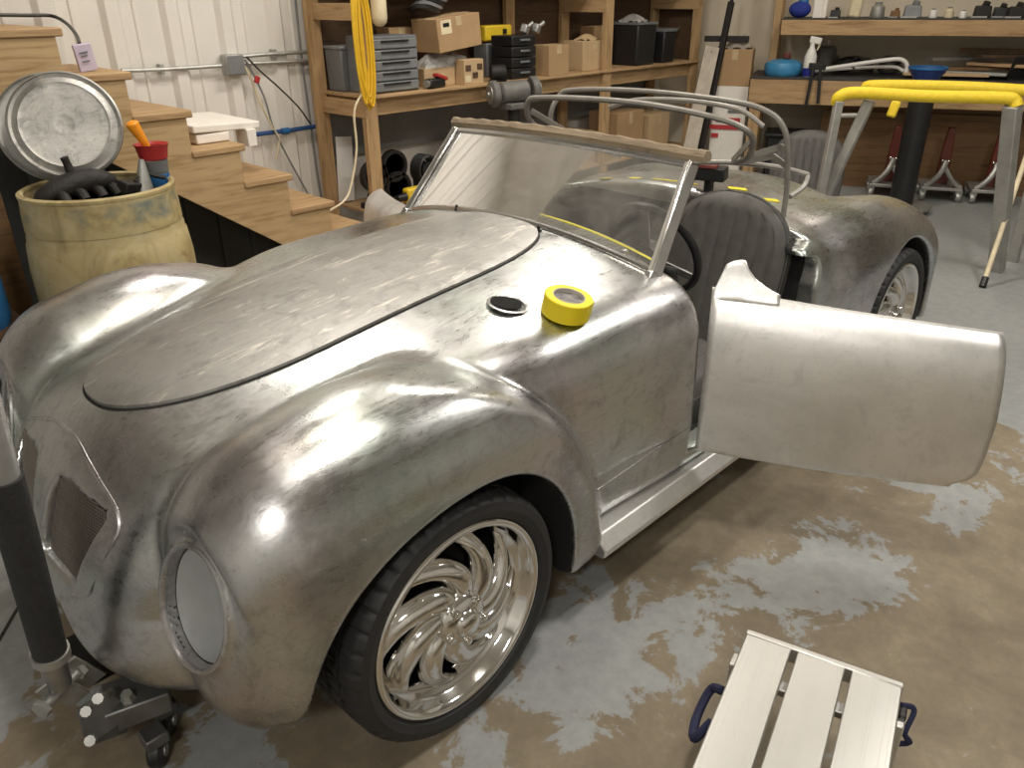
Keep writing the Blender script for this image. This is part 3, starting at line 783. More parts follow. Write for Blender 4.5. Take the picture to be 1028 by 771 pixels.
# wooden header bow resting on the top rail
M['header'] = wood('weathered_header_wood', (.30,.235,.16), (.13,.095,.06), 1, .85, 2.2)
hdr = MB(); n = 40
def hdrp(u): p = ws(max(-1, min(1, u)), 1.0); return p+Vector((.022, (u-max(-1, min(1, u)))*.5, .020))
vs = []; 
for i in range(n+1):
    u = -1.07+2.14*i/n; p = hdrp(u); k = .9+.1*math.sin(i*1.9)
    for (dx, dz) in ((-.018,-.012),(-.021,.004),(-.009,.020*k),(.010,.019*k),(.022,.004),(.019,-.012)): vs.append(p+Vector((dx, 0, dz)))
fs = [(i*6+j, i*6+(j+1) % 6, (i+1)*6+(j+1) % 6, (i+1)*6+j) for i in range(n) for j in range(6)]+[tuple(range(6)), tuple(n*6+j for j in range(5, -1, -1))]
hdr.add(vs, fs); obj('header_bow', hdr, M['header'], car)

# ---------------------------------------------------------------- cabin
M['seat'] = plain('grey_seat_vinyl', (.088,.084,.078), .55, var=.15, scale=30, bmp=.05)
M['piping'] = plain('dark_piping', (.05,.05,.05), .5)
M['carpet'] = plain('dark_carpet', (.02,.02,.02), .95)
def seat_back(m, W_, Ht, thick, nr=9, z0=0.0):
    # pleated shield-shaped cushion in local x(depth) y(width) z(height); front faces -x
    NU, NV = 109, 30
    def outline(v):       # half width along the height
        if v < .60: return W_*(.90+.10*math.sin(PI*.5*v/.60))
        t = (v-.60)/.40; return W_*max(.02, (1-t**2.6))**(1/2.2)
    def fn(side):
        def f(a, b):
            u = a*2-1; b = math.sin(b*PI/2)*.9999; hw = outline(b); y = u*hw; z = b*Ht
            rim = max(0, 1-max(abs(u)**6, 0)); top = (1-max(0, (b-.85)/.15)**3); bul = rim*top
            pl = abs(math.sin((u*hw/W_)*PI*nr/2+PI/2)) if True else 0
            ridge = (.30+.70*min(1, (1-abs(math.cos((y/W_)*PI*nr/2)))**.0*abs(math.cos((y/W_)*PI*nr/2))**.5)) if abs(u) < .84 and b < .9 else 1
            d = thick*(.45+.55*bul) if side < 0 else thick*.5
            return Vector((side*d*(.76+.24*ridge if side < 0 else 1), y, z))
        return f
    m.grid(fn(-1), NU, NV); m.grid(fn(1), NU, NV)
    A = [fn(-1)(0, j/(NV-1)) for j in range(NV)]; 
    for uu in (0, 1):
        a = [fn(-1)(uu, j/(NV-1)) for j in range(NV)]; b = [fn(1)(uu, j/(NV-1)) for j in range(NV)]
        m.add(a+b, [(j, j+1, NV+j+1, NV+j) for j in range(NV-1)])
    a = [fn(-1)(i/(NU-1), 0) for i in range(NU)]; b = [fn(1)(i/(NU-1), 0) for i in range(NU)]
    m.add(a+b, [(j, j+1, NU+j+1, NU+j) for j in range(NU-1)])
    return outline, fn
def make_seat_parts(parent, M4, name_back='seat_back', name_cushion='seat_cushion', sub=None, cushion=True):
    m = MB(); ol, fn = seat_back(m, .232, .60, .055); m.xf(M4 @ Matrix.Rotation(math.radians(14), 4, 'Y'))
    b = obj(name_back, m, M['seat'], parent, ang=50)
    m = MB(); pp = [fn(-1)(0, j/29)*1 for j in range(30)]+[fn(-1)(1, j/29) for j in range(29, -1, -1)]
    pp = [Vector((-.012, p.y*1.005, p.z+.002)) for p in pp]
    m.tube(pp, .006, 6); m.xf(M4 @ Matrix.Rotation(math.radians(14), 4, 'Y')); obj('seat_piping', m, M['piping'], b)
    if cushion:
        m = MB(); m.grid(lambda a, c: Vector((-.02-.46*a, (c*2-1)*.225, .03+.09*(1-abs(2*a-1)**4)*(1-abs(2*c-1)**8)+.012*abs(math.cos((c*2-1)*PI*4.5)))), 20, 41)
        m.box((-.25,0,.0), (.46,.45,.10)); m.xf(M4); obj(name_cushion, m, M['seat'], parent, ang=50)
    return b
make_seat_parts(car, Matrix.Translation((1.555, -.325, .302)))
obj('cabin_floor', MB().box((1.36, 0, .255), (.72, 1.10, .02)), M['carpet'], car)
obj('dashboard', MB().box((1.015, 0, .72), (.03, 1.06, .20), (0, -.15, 0)), M['dark'], car, bevel=.01)
# steering wheel
c = Vector((1.235, -.290, .775)); ax = Vector((.92, 0, .40)).normalized(); b = Vector((0,1,0)); d = ax.cross(b)
stw = obj('steering_wheel', MB().tube([c+(b*math.cos(t)+d*math.sin(t))*.165 for t in [2*PI*k/48 for k in range(48)]], .013, 10, closed=True), M['black'], car)
sp = MB()
for k in range(3):
    t = PI/2+2*PI*k/3; q = b*math.cos(t)+d*math.sin(t); sp.bar(c-ax*.03+q*.03, c+q*.16, .03, .006, up=ax)
obj('wheel_spokes', sp, M['steel'], stw)
obj('steering_column', MB().cyl(c-ax*.02, c-ax*.30, .022, seg=16), M['dark'], car)
obj('wheel_hub', MB().cyl(c-ax*.04, c+ax*.005, .045, .035, seg=20), M['black'], stw)
# tape strips on the cockpit edge and deck
def tape(p, q, w, name='tape_strip'):
    P_ = []
    N = 10
    for i in range(N+1):
        x = p[0]+(q[0]-p[0])*i/N; y = p[1]+(q[1]-p[1])*i/N; P_.append((x, y))
    dx, dy = q[0]-p[0], q[1]-p[1]; l = math.hypot(dx, dy); nx, ny = -dy/l*w/2, dx/l*w/2
    m = MB(); vs = []
    for x, y in P_:
        for s in (-1, 1):
            xx, yy = x+nx*s, y+ny*s; vs.append((xx, yy, body_top(xx, yy)+.0022))
    m.add(vs, [(2*i, 2*i+1, 2*i+3, 2*i+2) for i in range(N)])
    o = obj(name, m, M['yellow_tape'], car); so = o.modifiers.new('t', 'SOLIDIFY'); so.thickness = .0015; return o
tape((.978,.02),(.965,-.50), .014)
tape((1.865,-.185),(1.915,-.235), .03); tape((1.875,-.335),(1.925,-.365), .03)
tape((1.752,.285),(1.748,.335), .03); tape((1.765,.15),(1.76,.20), .03); tape((1.775,.10),(1.80,-.09), .012)

# ---------------------------------------------------------------- folded soft-top frame
M['tube'] = plain('grey_primer_tube', (.30,.285,.26), .5, .35, var=.15)
def rod(name, pts, r, n=6, parent=car, mat='tube'): return obj(name, MB().tube(catmull(pts, n), r, 8), M[mat], parent)
rod('top_bow', [(1.70,-.30,.985),(1.66,-.36,1.02),(1.60,-.40,1.09),(1.545,-.37,1.135),(1.49,-.27,1.165),(1.46,-.05,1.185),(1.44,.2,1.185),(1.43,.38,1.175),(1.425,.44,1.160),(1.46,.47,1.09),(1.56,.47,1.02)], .0105)
rod('top_bow', [(1.69,-.50,.83),(1.685,-.50,.94),(1.645,-.50,1.075),(1.63,-.485,1.13),(1.62,-.44,1.17),(1.615,-.33,1.195),(1.62,-.05,1.205),(1.63,.2,1.20),(1.635,.40,1.185),(1.63,.46,1.165),(1.60,.48,1.10),(1.62,.49,1.02),(1.68,.49,.84)], .0095)
rod('top_bow', [(1.70,-.12,.965),(1.74,-.25,.975),(1.79,-.40,.972),(1.83,-.485,.955),(1.835,-.50,.945),(1.80,-.505,.915),(1.72,-.50,.895)], .009)
rod('top_bow', [(1.86,-.30,1.09),(1.85,-.2,1.14),(1.85,0,1.155),(1.86,.25,1.14),(1.87,.40,1.10)], .009)
for pts in ([(1.655,-.36,1.02),(1.68,-.46,1.06),(1.655,-.49,1.06)], [(1.71,-.30,.985),(1.72,-.42,1.02),(1.68,-.495,1.00)], [(1.60,-.40,1.09),(1.70,-.28,.99)], [(1.46,.46,1.12),(1.56,.30,1.02),(1.70,.20,.95)]):
    obj('top_link', MB().bar(pts[0], pts[1], .006, .020).bar(pts[1], pts[-1], .006, .020), M['tube'], car)
pv = obj('top_pivot', MB().box((1.755,-.165,.925), (.07,.12,.05), (0,0,.3)).box((1.755,-.165,.885), (.03,.03,.06)), M['black'], car, bevel=.006)
obj('pivot_grease', MB().box((1.735,-.165,.953), (.045,.07,.008), (0,0,.3)), plain('red_primer', (.22,.05,.04), .6), pv)
# ================================================================ staircase against the back wall
st = thing('staircase', 'plain timber staircase climbing left along the white steel wall', 'stairs', (0, 2.33, 0))
NX, NZ, RUN, RISE = 1.535, .523, .236, .179       # lowest tread in view: nose x, top z
def stringer(y):
    # sawtooth board; local y thickness
    pts = []; k0 = -2; 
    low = []
    for k in range(-2, 8):
        x = NX-.02-RUN*k; z = NZ-.035+RISE*k
        pts += [(x, z-RISE), (x, z)]
    P_ = [(p[0], max(0, p[1])) for p in pts]
    xe, ze = P_[-1]
    P_ += [(xe-RUN, ze), (xe-RUN, ze-.30), (NX-.02-RUN*-2-.28, 0)]
    mt = Matrix(((1,0,0,0),(0,0,1,y),(0,1,0,0),(0,0,0,1)))
    return MB().prism(P_, -.019, .019, mt)
for y in (-.312, .312): obj('stringer', stringer(y), M['stair'], st, smooth=False)
for k in range(-2, 8):
    x = NX-RUN*k; z = NZ+RISE*k
    if k == -2: x -= .035
    obj('tread', MB().box((x-.125, 0, z-.0175), (.27, .68, .033)), M['pine'], st, bevel=.006)
    obj('riser', MB().box((x-.0300, 0, z-.035-(RISE-.035)/2), (.018, .62, RISE-.037)), M['pine_y'], st, smooth=False)
x0_, x1_ = NX+.25, NX-RUN*8
m_ = Matrix(((1,0,0,0),(0,0,1,.06),(0,1,0,0),(0,0,0,1)))
pan = obj('under_panel', MB().prism([(x1_,0),(x0_-.1,0),(x0_-.1,.05),(x1_, NZ+RISE*8-.42)], -.006, .006, m_), plain('dark_understair_sheet', (.055,.058,.058), .7), st, smooth=False)  # dark grey ribbed sheet, added to darken the shaded space under the stairs
for k in range(11):
    xx = x1_+.06+.17*k; hh = .05+(NZ+RISE*8-.47)*(x0_-.1-xx)/(x0_-.1-x1_)
    if hh > .08: obj('panel_rib', MB().box((xx, .045, hh/2), (.03,.02,hh)), bpy.data.materials['dark_understair_sheet'], pan, smooth=False)
# lilac tag, black cable and white foam slab on the stairs
p = at_y(88, 70, 2.12)
t = thing('wall_tag', 'lilac printed card standing on the second visible stair by black cable', 'tag', (p.x, p.y, NZ+RISE*4+.001))
obj('card', MB().box((0, 0, .055), (.075, .018, .11), (.12, -.12, .0)), M['lilac'], t, bevel=.004)
for q, w in ((.075,.036),(.062,.026),(.040,.032)): obj('print_line', MB().box((-.004-(q-.055)*.12, -.0125-(q-.055)*.10, q), (w, .002, .005), (.12,-.12,0)), M['greyplastic'], t)
cab = [at_y(-8, 15, 2.70), at_y(30, 15.5, 2.70), at_y(52, 16, 2.70), at_y(66, 23, 2.6), at_y(76, 34, 2.4), at_y(80, 44, 2.16)]
tag(obj('black_cable', MB().tube(catmull(cab, 6), .008, 8), M['black']), 'black cable arching over the top stair to the lilac card', 'cable')
z = NZ+RISE*2
t = thing('foam_slab', 'white rectangular foam slab lying on a stair below the blue air line', 'slab', (1.02, 2.33, z+.002))
obj('slab', MB().box((.03, .02, .068), (.36, .46, .035), (.02,.04,.05)), M['foam'], t, bevel=.006)
obj('slab_base', MB().box((-.04, .0, .022), (.17, .42, .044)), M['foam'], t, bevel=.006)
obj('slab_end', MB().box((.16, -.16, .0), (.05, .12, .085)), M['foam'], t, bevel=.004)

# ================================================================ conduit, box, wires, air line on the wall
def pw(px, py, y=WY-.045): return at_y(px, py, y)
t = thing('wall_conduit', 'thin grey electrical conduit run along the white steel wall', 'conduit', pw(232, 64))
o = Vector(t.location)
def rel(L): return [Vector(p)-o for p in L]
obj('conduit_pipe', MB().tube(rel(catmull([pw(122,71),pw(165,69.5),pw(222,66)], 4)), .011, 8), M['galv'], t)
obj('conduit_pipe', MB().tube(rel(catmull([pw(240,57),pw(270,54.5),pw(312,52)], 4)), .011, 8), M['galv'], t)
obj('conduit_pipe', MB().tube(rel(catmull([pw(240,64),pw(270,63),pw(312,61)], 4)), .011, 8), M['galv'], t)
for px, py in ((163,69.5),(276,54)):
    a = pw(px, py)-o; obj('conduit_strap', MB().box(a+Vector((0,.02,0)), (.02,.05,.05)), M['galv'], t, bevel=.003)
c = pw(234, 65)-o
jb = obj('junction_box', MB().box(c+Vector((0,.0,0)), (.11,.07,.11)), M['galv'], t, bevel=.006)
obj('cover_plate', MB().box(c+Vector((0,-.038,0)), (.10,.006,.10)), M['midgrey'], jb, bevel=.003)
def wire(nm, pix, r, mat, lab, y=WY-.07):
    tag(obj(nm, MB().tube(catmull([pw(a, b, y) for a, b in pix], 6), r, 6), M[mat]), lab, 'wire')
wire('hanging_wire', [(241,60),(250,75),(262,105),(272,125),(280,140),(277,160)], .006, 'cream', 'pale yellow wire hanging from the wall junction box')
wire('hanging_wire', [(246,60),(256,78),(266,100),(275,130),(290,160),(312,200)], .0055, 'midgrey', 'grey wire hanging from the junction box to the bottom stair')
wire('hanging_wire', [(247,57),(262,72),(280,88),(300,108),(312,125)], .005, 'black', 'thin dark wire looping from junction box towards the shelf post', WY-.09)
wire('hanging_wire', [(296,-5),(303,60),(310,110),(318,170),(323,200)], .006, 'midgrey', 'straight grey wire dropping down the wall beside the shelf post', WY-.03)
tag(obj('wire_connector', MB().box(pw(258,80,WY-.09), (.03,.02,.04), (0,.4,0)), M['red'], bevel=.006), 'small red connector clipped to wires below the junction box', 'connector')
t = thing('air_line', 'blue compressed air pipe crossing the white wall above the foam slab', 'pipe', pw(260,134))
o = Vector(t.location)
obj('pipe', MB().tube([pw(252,135.5)-o, pw(290,131)-o, pw(322,126)-o], .013, 10), M['bluepipe'], t)
obj('pipe_clamp', MB().cyl(pw(283,132)-o, pw(290,131)-o, .019, seg=12), M['blue'], t)
t = thing('air_hose', 'blue air pipe on the wall left of the barrel lid', 'pipe', pw(0,152,2.72)); o = Vector(t.location)
obj('pipe', MB().tube([pw(-12,153,2.72)-o, pw(20,150,2.72)-o], .013, 10), M['bluepipe'], t)

# ================================================================ barrel and the parts on it
bx, by, bh = .215, 1.560, .875
t = thing('plastic_barrel', 'grimy cream plastic barrel with a teal stained rim by the stairs', 'barrel', (bx, by, 0))
pr = [(.0001,.002),(.250,.002),(.268,.02),(.275,.06),(.283,.20),(.281,.215),(.288,.23),(.297,.42),(.293,.43),(.293,.445),(.298,.455),(.297,.60),(.288,.69),(.282,.70),(.282,.715),(.277,.73),(.272,.80),(.266,.83)]
obj('barrel_body', MB().lathe(pr, seg=56), M['barrel'], t, ang=60)
rm = obj('barrel_rim', MB().lathe([(.266,.735),(.279,.74),(.277,.80),(.272,.85),(.272,.868),(.264,.876),(.255,.868),(.252,.80)], seg=56), M['barrelrim'], t, ang=60)
obj('rim_band', MB().lathe([(.268,.862),(.275,.866),(.275,.876),(.262,.882),(.252,.876),(.252,.866)], seg=56, closed=True), M['barrel'], rm)
obj('barrel_top', MB().lathe([(.0001,.835),(.255,.835)], seg=40), M['dark'], t)
# domed steel lid leaning on the stair
def lid(name, lab, c, n, r, mat, rings=True):
    n = Vector(n).normalized()
    t = thing(name, lab, 'lid', c)
    pr = [(.0001,.028)]
    if rings:
        for q in (.16,.22,.34,.40,.54,.60,.74,.80): pr += [(r*q, .028+(.006 if q in (.22,.40,.60,.80) else 0)-.018*q)]
    pr += [(r*.92,.004),(r*.97,.010),(r,.006),(r*1.005,-.004),(r*.985,-.012),(r*.95,-.010),(.0001,-.002)]
    obj('lid_plate', MB().lathe(pr, (0,0,0), n, 64), mat, t, ang=50)
    obj('lid_rim', MB().lathe([(r*.985,.012),(r*1.02,.006),(r*1.02,-.012),(r*.985,-.016)], (0,0,0), n, 64, closed=True), M['galv'], t)
    return t
c = at_y(66, 126, 1.65)
lid('drum_lid', 'large dirty domed metal drum lid leaning upright on the barrel', c, (-.40,-.85,.33), .192, M['lidmetal'])
c2 = at_y(55, 128, 1.74)
lid('drum_lid', 'second metal drum lid half hidden behind the dirty one', c2, (-.40,-.85,.33), .198, M['galv'], False)
# sooty manifold
q = Vector((bx-.08, by-.02, .838))
t = thing('exhaust_manifold', 'sooty black cast manifold lying on the barrel top', 'manifold', q)
body_ = MB().tube(catmull([(-.19,-.01,.02),(-.12,-.02,.055),(0,-.02,.085),(.10,-.03,.085),(.17,-.02,.06)], 6), [.018+.038*math.sin(PI*min(1, max(0, i/24)))**.6 for i in range(25)], 14)
t.scale = (.80,.80,.80)
obj('casting', body_, M['soot'], t)
obj('spout', MB().tube([(-.005,.0,.10),(-.015,.01,.175),(-.02,.01,.20)], [.026,.017,.019], 12), M['soot'], t)
for dx in (-.10,-.02,.06,.13): obj('runner', MB().tube([(dx,-.02,.06),(dx+.01,-.085,.045),(dx+.015,-.10,.02)], [.026,.024,.024], 10), M['soot'], t)
t = thing('scrap_bracket', 'rusty black bracket beside the funnels on the barrel top', 'bracket', (bx+.09, by-.09, .838))
obj('plate', MB().box((0,0,.03), (.11,.05,.05), (.3,.2,.5)), M['soot'], t, bevel=.006)
obj('hook', MB().tube([(.02,0,.05),(.06,.01,.08),(.10,.0,.06),(.13,-.02,.05)], .008, 8), M['soot'], t)
# funnels
f0 = at_y(153, 152, by-.02)
t = thing('red_funnel', 'dark red funnel sitting in the blue can on the barrel', 'funnel', (f0.x, f0.y, .840))
zt = f0.z+.03-.84
obj('cone', MB().lathe([(.062,zt),(.066,zt),(.060,zt-.012),(.052,zt-.055),(.045,zt-.06),(.050,zt-.010),(.058,zt-.004)], seg=32, closed=True), M['red'], t)
t2 = thing('blue_can', 'blue and grey tin under the red funnel on the barrel', 'can', (f0.x, f0.y, .840))
obj('can_body', MB().lathe([(.0001,0),(.044,0),(.044,.060),(.046,.062),(.050,zt-.062),(.0001,zt-.062)], seg=28), M['greyplastic'], t2)
obj('can_band', MB().lathe([(.0445,.010),(.0465,.010),(.0465,.055),(.0445,.055)], seg=28, closed=True), M['blue'], t2)
t = thing('orange_funnel', 'orange narrow funnel stuck upside down in the red funnel', 'funnel', (f0.x-.015, f0.y, .84+zt-.045))
obj('cone', MB().tube(catmull([(.012,0,.0),(-.012,0,.06),(-.035,.005,.115),(-.042,.005,.135)], 5), [.008+.0016*i for i in range(10)]+[.024,.0245,.0245,.022,.016,.006], 16), M['orange'], t)
g0 = Vector((f0.x-.085, f0.y-.06, .84))
tag(obj('grey_funnel', MB().lathe([(.034,0),(.036,.004),(.010,.125),(.007,.125)], g0, (.10,0,1), 20), M['galv']), 'small grey upturned cone between manifold and blue can', 'funnel')

# ================================================================ under and beside the stairs
p = at_z(8, 300, 0)
t = thing('timber_post', 'dark timber post standing under the stairs at the picture edge', 'post', (at_y(9, 270, 1.93).x, 1.93, 0))
obj('post', MB().box((0,0,.55), (.09,.038,1.10)), M['brownply'], t, bevel=.004)
tag(obj('blue_jug', MB().lathe([(.0001,0),(.12,0),(.13,.03),(.13,.20),(.10,.30),(.04,.33),(.04,.37),(.0001,.37)], (-.30,1.66,.42), seg=28), M['blue']), 'blue jug at the left picture edge beside the barrel', 'jug')
t = thing('low_crate', 'dark crate under the blue jug beside the barrel', 'crate', (-.30, 1.66, 0))
for k in range(4):
    zc = .055+.10*k
    obj('crate_slat', MB().box((0,-.13,zc), (.30,.014,.085)), M['plywood'], t); obj('crate_slat', MB().box((0,.13,zc), (.30,.014,.085)), M['plywood'], t)
    obj('crate_slat', MB().box((-.15,0,zc), (.014,.24,.085)), M['plywood'], t); 
obj('crate_lid', MB().box((0,0,.41), (.32,.29,.02)), M['plywood'], t)
t = thing('yellow_case', 'yellow plastic tool case on the floor behind the far fender', 'case', (-.30, 1.13, 0))
obj('case_body', MB().box((0,0,.17), (.34,.22,.34)), M['yellow'], t, bevel=.02); obj('case_lid', MB().box((0,0,.36), (.35,.23,.05)), M['black'], t, bevel=.015)
obj('case_handle', MB().tube(catmull([(-.08,0,.38),(-.07,0,.42),(.07,0,.42),(.08,0,.38)], 5), .012, 8), M['black'], t)
# ================================================================ lumber shelving along the back wall
SF, SB, SZ = 2.25, 2.70, 1.00       # front and rear faces, shelf top
sx0, sx1 = 2.03, 5.46
sh = thing('lumber_shelving', 'long timber shelving of two-by-fours against the back wall', 'shelving', (sx0, SF, 0))
def so(name, c, d, mat='pine', rot=None, bevel=.003): return obj(name, MB().box(Vector(c)-Vector((sx0, SF, 0)), d, rot), M[mat], sh, bevel=bevel)
for x in (sx0, 4.25, sx1):
    so('front_post', (x, SF+.02, 1.10), (.089, .038, 2.2), 'pine_z'); so('rear_post', (x-.045 if x == sx0 else x, SB, 1.10), (.089, .038, 2.2), 'pine_z')
for x in (sx0, 4.25, sx1):
    so('side_brace', (x-.03, (SF+SB)/2, .925), (.038, SB-SF, .089), 'pine_y'); so('side_brace', (x-.03, (SF+SB)/2, 1.44), (.038, SB-SF, .089), 'pine_y')
so('front_rail', ((sx0+sx1)/2, SF+.02+.038, .933), (sx1-sx0, .038, .10)); so('rear_rail', ((sx0+sx1)/2, SB-.04, .933), (sx1-sx0, .038, .10))
so('shelf_board', ((sx0+sx1)/2+.01, (SF+SB)/2, .992), (sx1-sx0+.06, SB-SF+.03, .018), 'pine')
so('front_rail', ((sx0+sx1)/2, SF+.02+.038, 1.68), (sx1-sx0, .038, .10)); so('shelf_board', ((sx0+sx1)/2+.01, (SF+SB)/2, 1.74), (sx1-sx0+.06, SB-SF+.03, .018))
so('shelf_board', (5.32, SB-.14, 1.245), (.26, .26, .016), 'greyplastic'); so('shelf_board', (5.32, SB-.1, 1.14), (.26, .20, .016), 'pine'); so('end_panel', (sx1+.055, (SF+SB)/2+.03, 1.37), (.012, SB-SF-.02, .74), 'plywood')
so('shelf_board', ((sx0+sx1)/2+.01, (SF+SB)/2, .30), (sx1-sx0, SB-SF, .018), 'pine')
so('back_panel', ((sx0+sx1)/2, SB+.035, 1.36), (sx1-sx0+.1, .012, .72), 'plywood')
so('middle_post', (3.62, SB-.02, 1.30), (.089, .038, .60), 'pine_z')
obj('lower_liner', MB().box(Vector(((sx0+sx1)/2, SB+.045, .76))-Vector((sx0, SF, 0)), (sx1-sx0+.1, .012, .34)), M['liner'], sh)

def px_on(px, py, y, z=SZ+.001): p = at_y(px, py, y); return Vector((p.x, y, z))
def carton(name, lab, c, d, rot=0, mat='card', tilt=(0,0), flap=False, label=False, group=None):
    t = thing(name, lab, 'box', c, rot, group); R_ = (tilt[0], tilt[1], 0)
    m4 = Euler(R_).to_matrix().to_4x4()
    def pc(n, cc, dd, mt, parent=t, bv=.003): return obj(n, MB().box(cc, dd).xf(m4), M[mt], parent, bevel=bv)
    b = pc('carton_body', (0,0,d[2]/2), d, mat)
    pc('tape_strip', (0,0,d[2]+.0008), (d[0]*1.001, .048, .0012), 'cardtape', b, 0); pc('tape_strip', (0,-d[1]/2-.0006,d[2]*.86), (.048, .0012, d[2]*.28), 'cardtape', b, 0)
    pc('lid_seam', (0,0,d[2]+.0002), (d[0]*.99, .004, .001), 'plywood', b, 0)
    if flap: obj('flap', MB().box((d[0]/2+.03,0,d[2]+.015), (.08, d[1]*.96, .004), (0,-.4,0)).xf(m4), M[mat], t); obj('flap', MB().box((-d[0]/2-.03,0,d[2]+.015), (.08, d[1]*.96, .004), (0,.4,0)).xf(m4), M[mat], t)
    if label:
        l = pc('shipping_label', (-d[0]*.30,-d[1]/2-.001,d[2]*.74), (d[0]*.24,.002,d[2]*.42), 'cream', b, 0)
        pc('label_print', (-d[0]*.30,-d[1]/2-.0026,d[2]*.80), (d[0]*.14,.001,d[2]*.12), 'black', b, 0)
    return t
# drawer cabinet
p = px_on(397, 92, SF+.055)
t = thing('drawer_cabinet', 'grey plastic parts cabinet with five drawers on the shelf', 'cabinet', p)
obj('cabinet_case', MB().box((0,.10,.155), (.36,.22,.31)), M['greyplastic'], t, bevel=.008)
for k in range(5):
    d = obj('drawer', MB().box((0,-.016,.035+.058*k), (.335,.014,.050)), M['midgrey'], t, bevel=.004)
    obj('drawer_pull', MB().box((0,-.028,.050+.058*k), (.20,.012,.010)), M['black'], d, bevel=.002)
p = px_on(352, 92, SF+.35)
t = thing('storage_bin', 'dark grey storage bin at the left end of the shelf', 'bin', p)
obj('bin_body', MB().box((0,0,.12), (.20,.16,.24), taper=1.06), M['greyplastic'], t, bevel=.01); obj('bin_rim', MB().box((0,0,.245), (.22,.18,.02)), M['midgrey'], t, bevel=.005)
obj('bin_handle', MB().box((0,-.086,.19), (.10,.015,.03)), M['black'], t, bevel=.004)
# coiled yellow cord
hk = at_y(355, -14, SF-.03)
t = thing('coiled_cord', 'yellow extension cord coiled and hung on the shelf post', 'cord', hk)
rng = random.Random(3)
for k in range(9):
    L = .60+rng.uniform(-.10, .06); w = .035+rng.uniform(-.012, .012); ox = rng.uniform(-.03, .03); oy = -.012-rng.uniform(0, .03)
    pts = [(ox, oy, .02), (ox-w, oy-.004, -.12), (ox-w*1.05+.01, oy, -L*.7), (ox+.02, oy, -L), (ox+w+.01, oy+.004, -L*.7), (ox+w, oy, -.12)]
    obj('cord_loop', MB().tube(catmull(pts, 6, closed=True), .0075, 6, closed=True), M['cordyellow'], t)
o = Vector(hk)
tail = [Vector((.03,-.02,-.5)), at_y(356,110,SF-.05)-o, at_y(358,150,SF-.06)-o, at_y(352,188,SF-.08)-o, at_y(345,202,SF-.10)-o, at_y(330,212,SF-.12)-o]
obj('cord_tail', MB().tube(catmull(tail, 6), .0065, 6), M['cream'], t)
obj('cord_hook', MB().cyl((0,.03,.015), (0,-.06,.02), .006, seg=8), M['steel'], t)
# cream bottle hanging by the post
p = at_y(380, 6, SF-.06)
t = thing('cream_bottle', 'cream plastic bottle hanging upside down from the shelf', 'bottle', p)
obj('bottle_body', MB().lathe([(.0001,-.105),(.02,-.102),(.038,-.085),(.044,-.06),(.044,.12),(.03,.15),(.0001,.15)], seg=24), M['cream'], t); obj('bottle_cap', MB().lathe([(.018,.15),(.018,.19),(.0001,.19)], seg=16), M['white'], t)
# boxes and tools along the shelf, left to right
p = px_on(445, 84, SF+.155)
t = thing('plastic_bag_bin', 'clear bag of parts bulging over a low carton beneath the tilted carton', 'bag', (p.x+.02, p.y, SZ+.001))
obj('low_carton', MB().box((0,.02,.055), (.44,.15,.11)), M['card2'], t, bevel=.004)
obj('bag', MB().grid(lambda a, b: Vector((-.20+.40*a, -.055+.15*b, .108+.095*(math.sin(PI*a)**.5)*(math.sin(PI*b)**.5)+.012*math.sin(a*23+b*9)*math.sin(b*17))), 24, 16), plain('crumpled_clear_bag', (.40,.39,.37), .25, var=.4, scale=22), t)
carton('tilted_carton', 'brown carton tipped sideways on the bag of parts, with a white label', (p.x+.05, p.y-.01, SZ+.215), (.36,.24,.19), 0, 'card', (0,-.10), label=True)
carton('back_carton', 'shadowed brown carton behind the tilted carton', (p.x-.20, SB-.09, SZ+.001), (.20,.13,.34), 0, 'card')
p2 = px_on(495, 35, SB-.12)
t = thing('yellow_case', 'flat yellow tool case behind the black organisers', 'case', (p2.x, SB-.11, SZ+.001))
obj('case_body', MB().box((0,0,.28), (.26,.14,.10)), M['yellow'], t, bevel=.012); obj('case_riser', MB().box((0,0,.11), (.24,.14,.22)), M['greyplastic'], t, bevel=.01)
obj('case_latch', MB().box((.05,-.075,.29), (.03,.012,.03)), M['black'], t); 
p = px_on(437, 87, SF+.035)
t = thing('cordless_tool', 'black and red hand tool lying at the shelf edge', 'tool', p)
obj('tool_body', MB().box((.0,0,.03), (.15,.06,.055), (0,0,.2)), M['black'], t, bevel=.012); obj('tool_grip', MB().box((.045,0,.062), (.10,.05,.022), (0,.30,.2)), M['red'], t, bevel=.006)
obj('tool_nose', MB().cyl((-.09,-.02,.03), (-.07,-.015,.03), .022, seg=14), M['galv'], t)
p = px_on(472, 86, SF+.05)
t = thing('blister_carton', 'open tan display carton with small parts beside the red tool', 'box', p)
obj('carton_body', MB().box((0,0,.075), (.17,.08,.15)), M['card2'], t, bevel=.003)
for q in ((-.05,.10),(.01,.055),(.05,.105)): obj('window_cutout', MB().box((q[0],-.041,q[1]), (.045,.004,.035)), M['plywood'], t)
obj('paper_insert', MB().box((-.055,-.0415,.035), (.05,.004,.04)), M['cream'], t)
p = px_on(520, 82, SF+.08)
t = thing('organiser_stack', 'stack of black plastic organiser drawers on the shelf', 'organiser', p)
for k in range(4):
    b = obj('organiser_tray', MB().box((0.0,.04,.036+.068*k), (.235,.20,.062)), M['black'], t, bevel=.006); obj('tray_handle', MB().box((0,-.068,.040+.068*k), (.09,.014,.014)), M['greyplastic'], b, bevel=.003)
p = px_on(500, 83, SF+.02)
t = thing('black_motor', 'small black electric motor in front of the organiser drawers', 'motor', p)
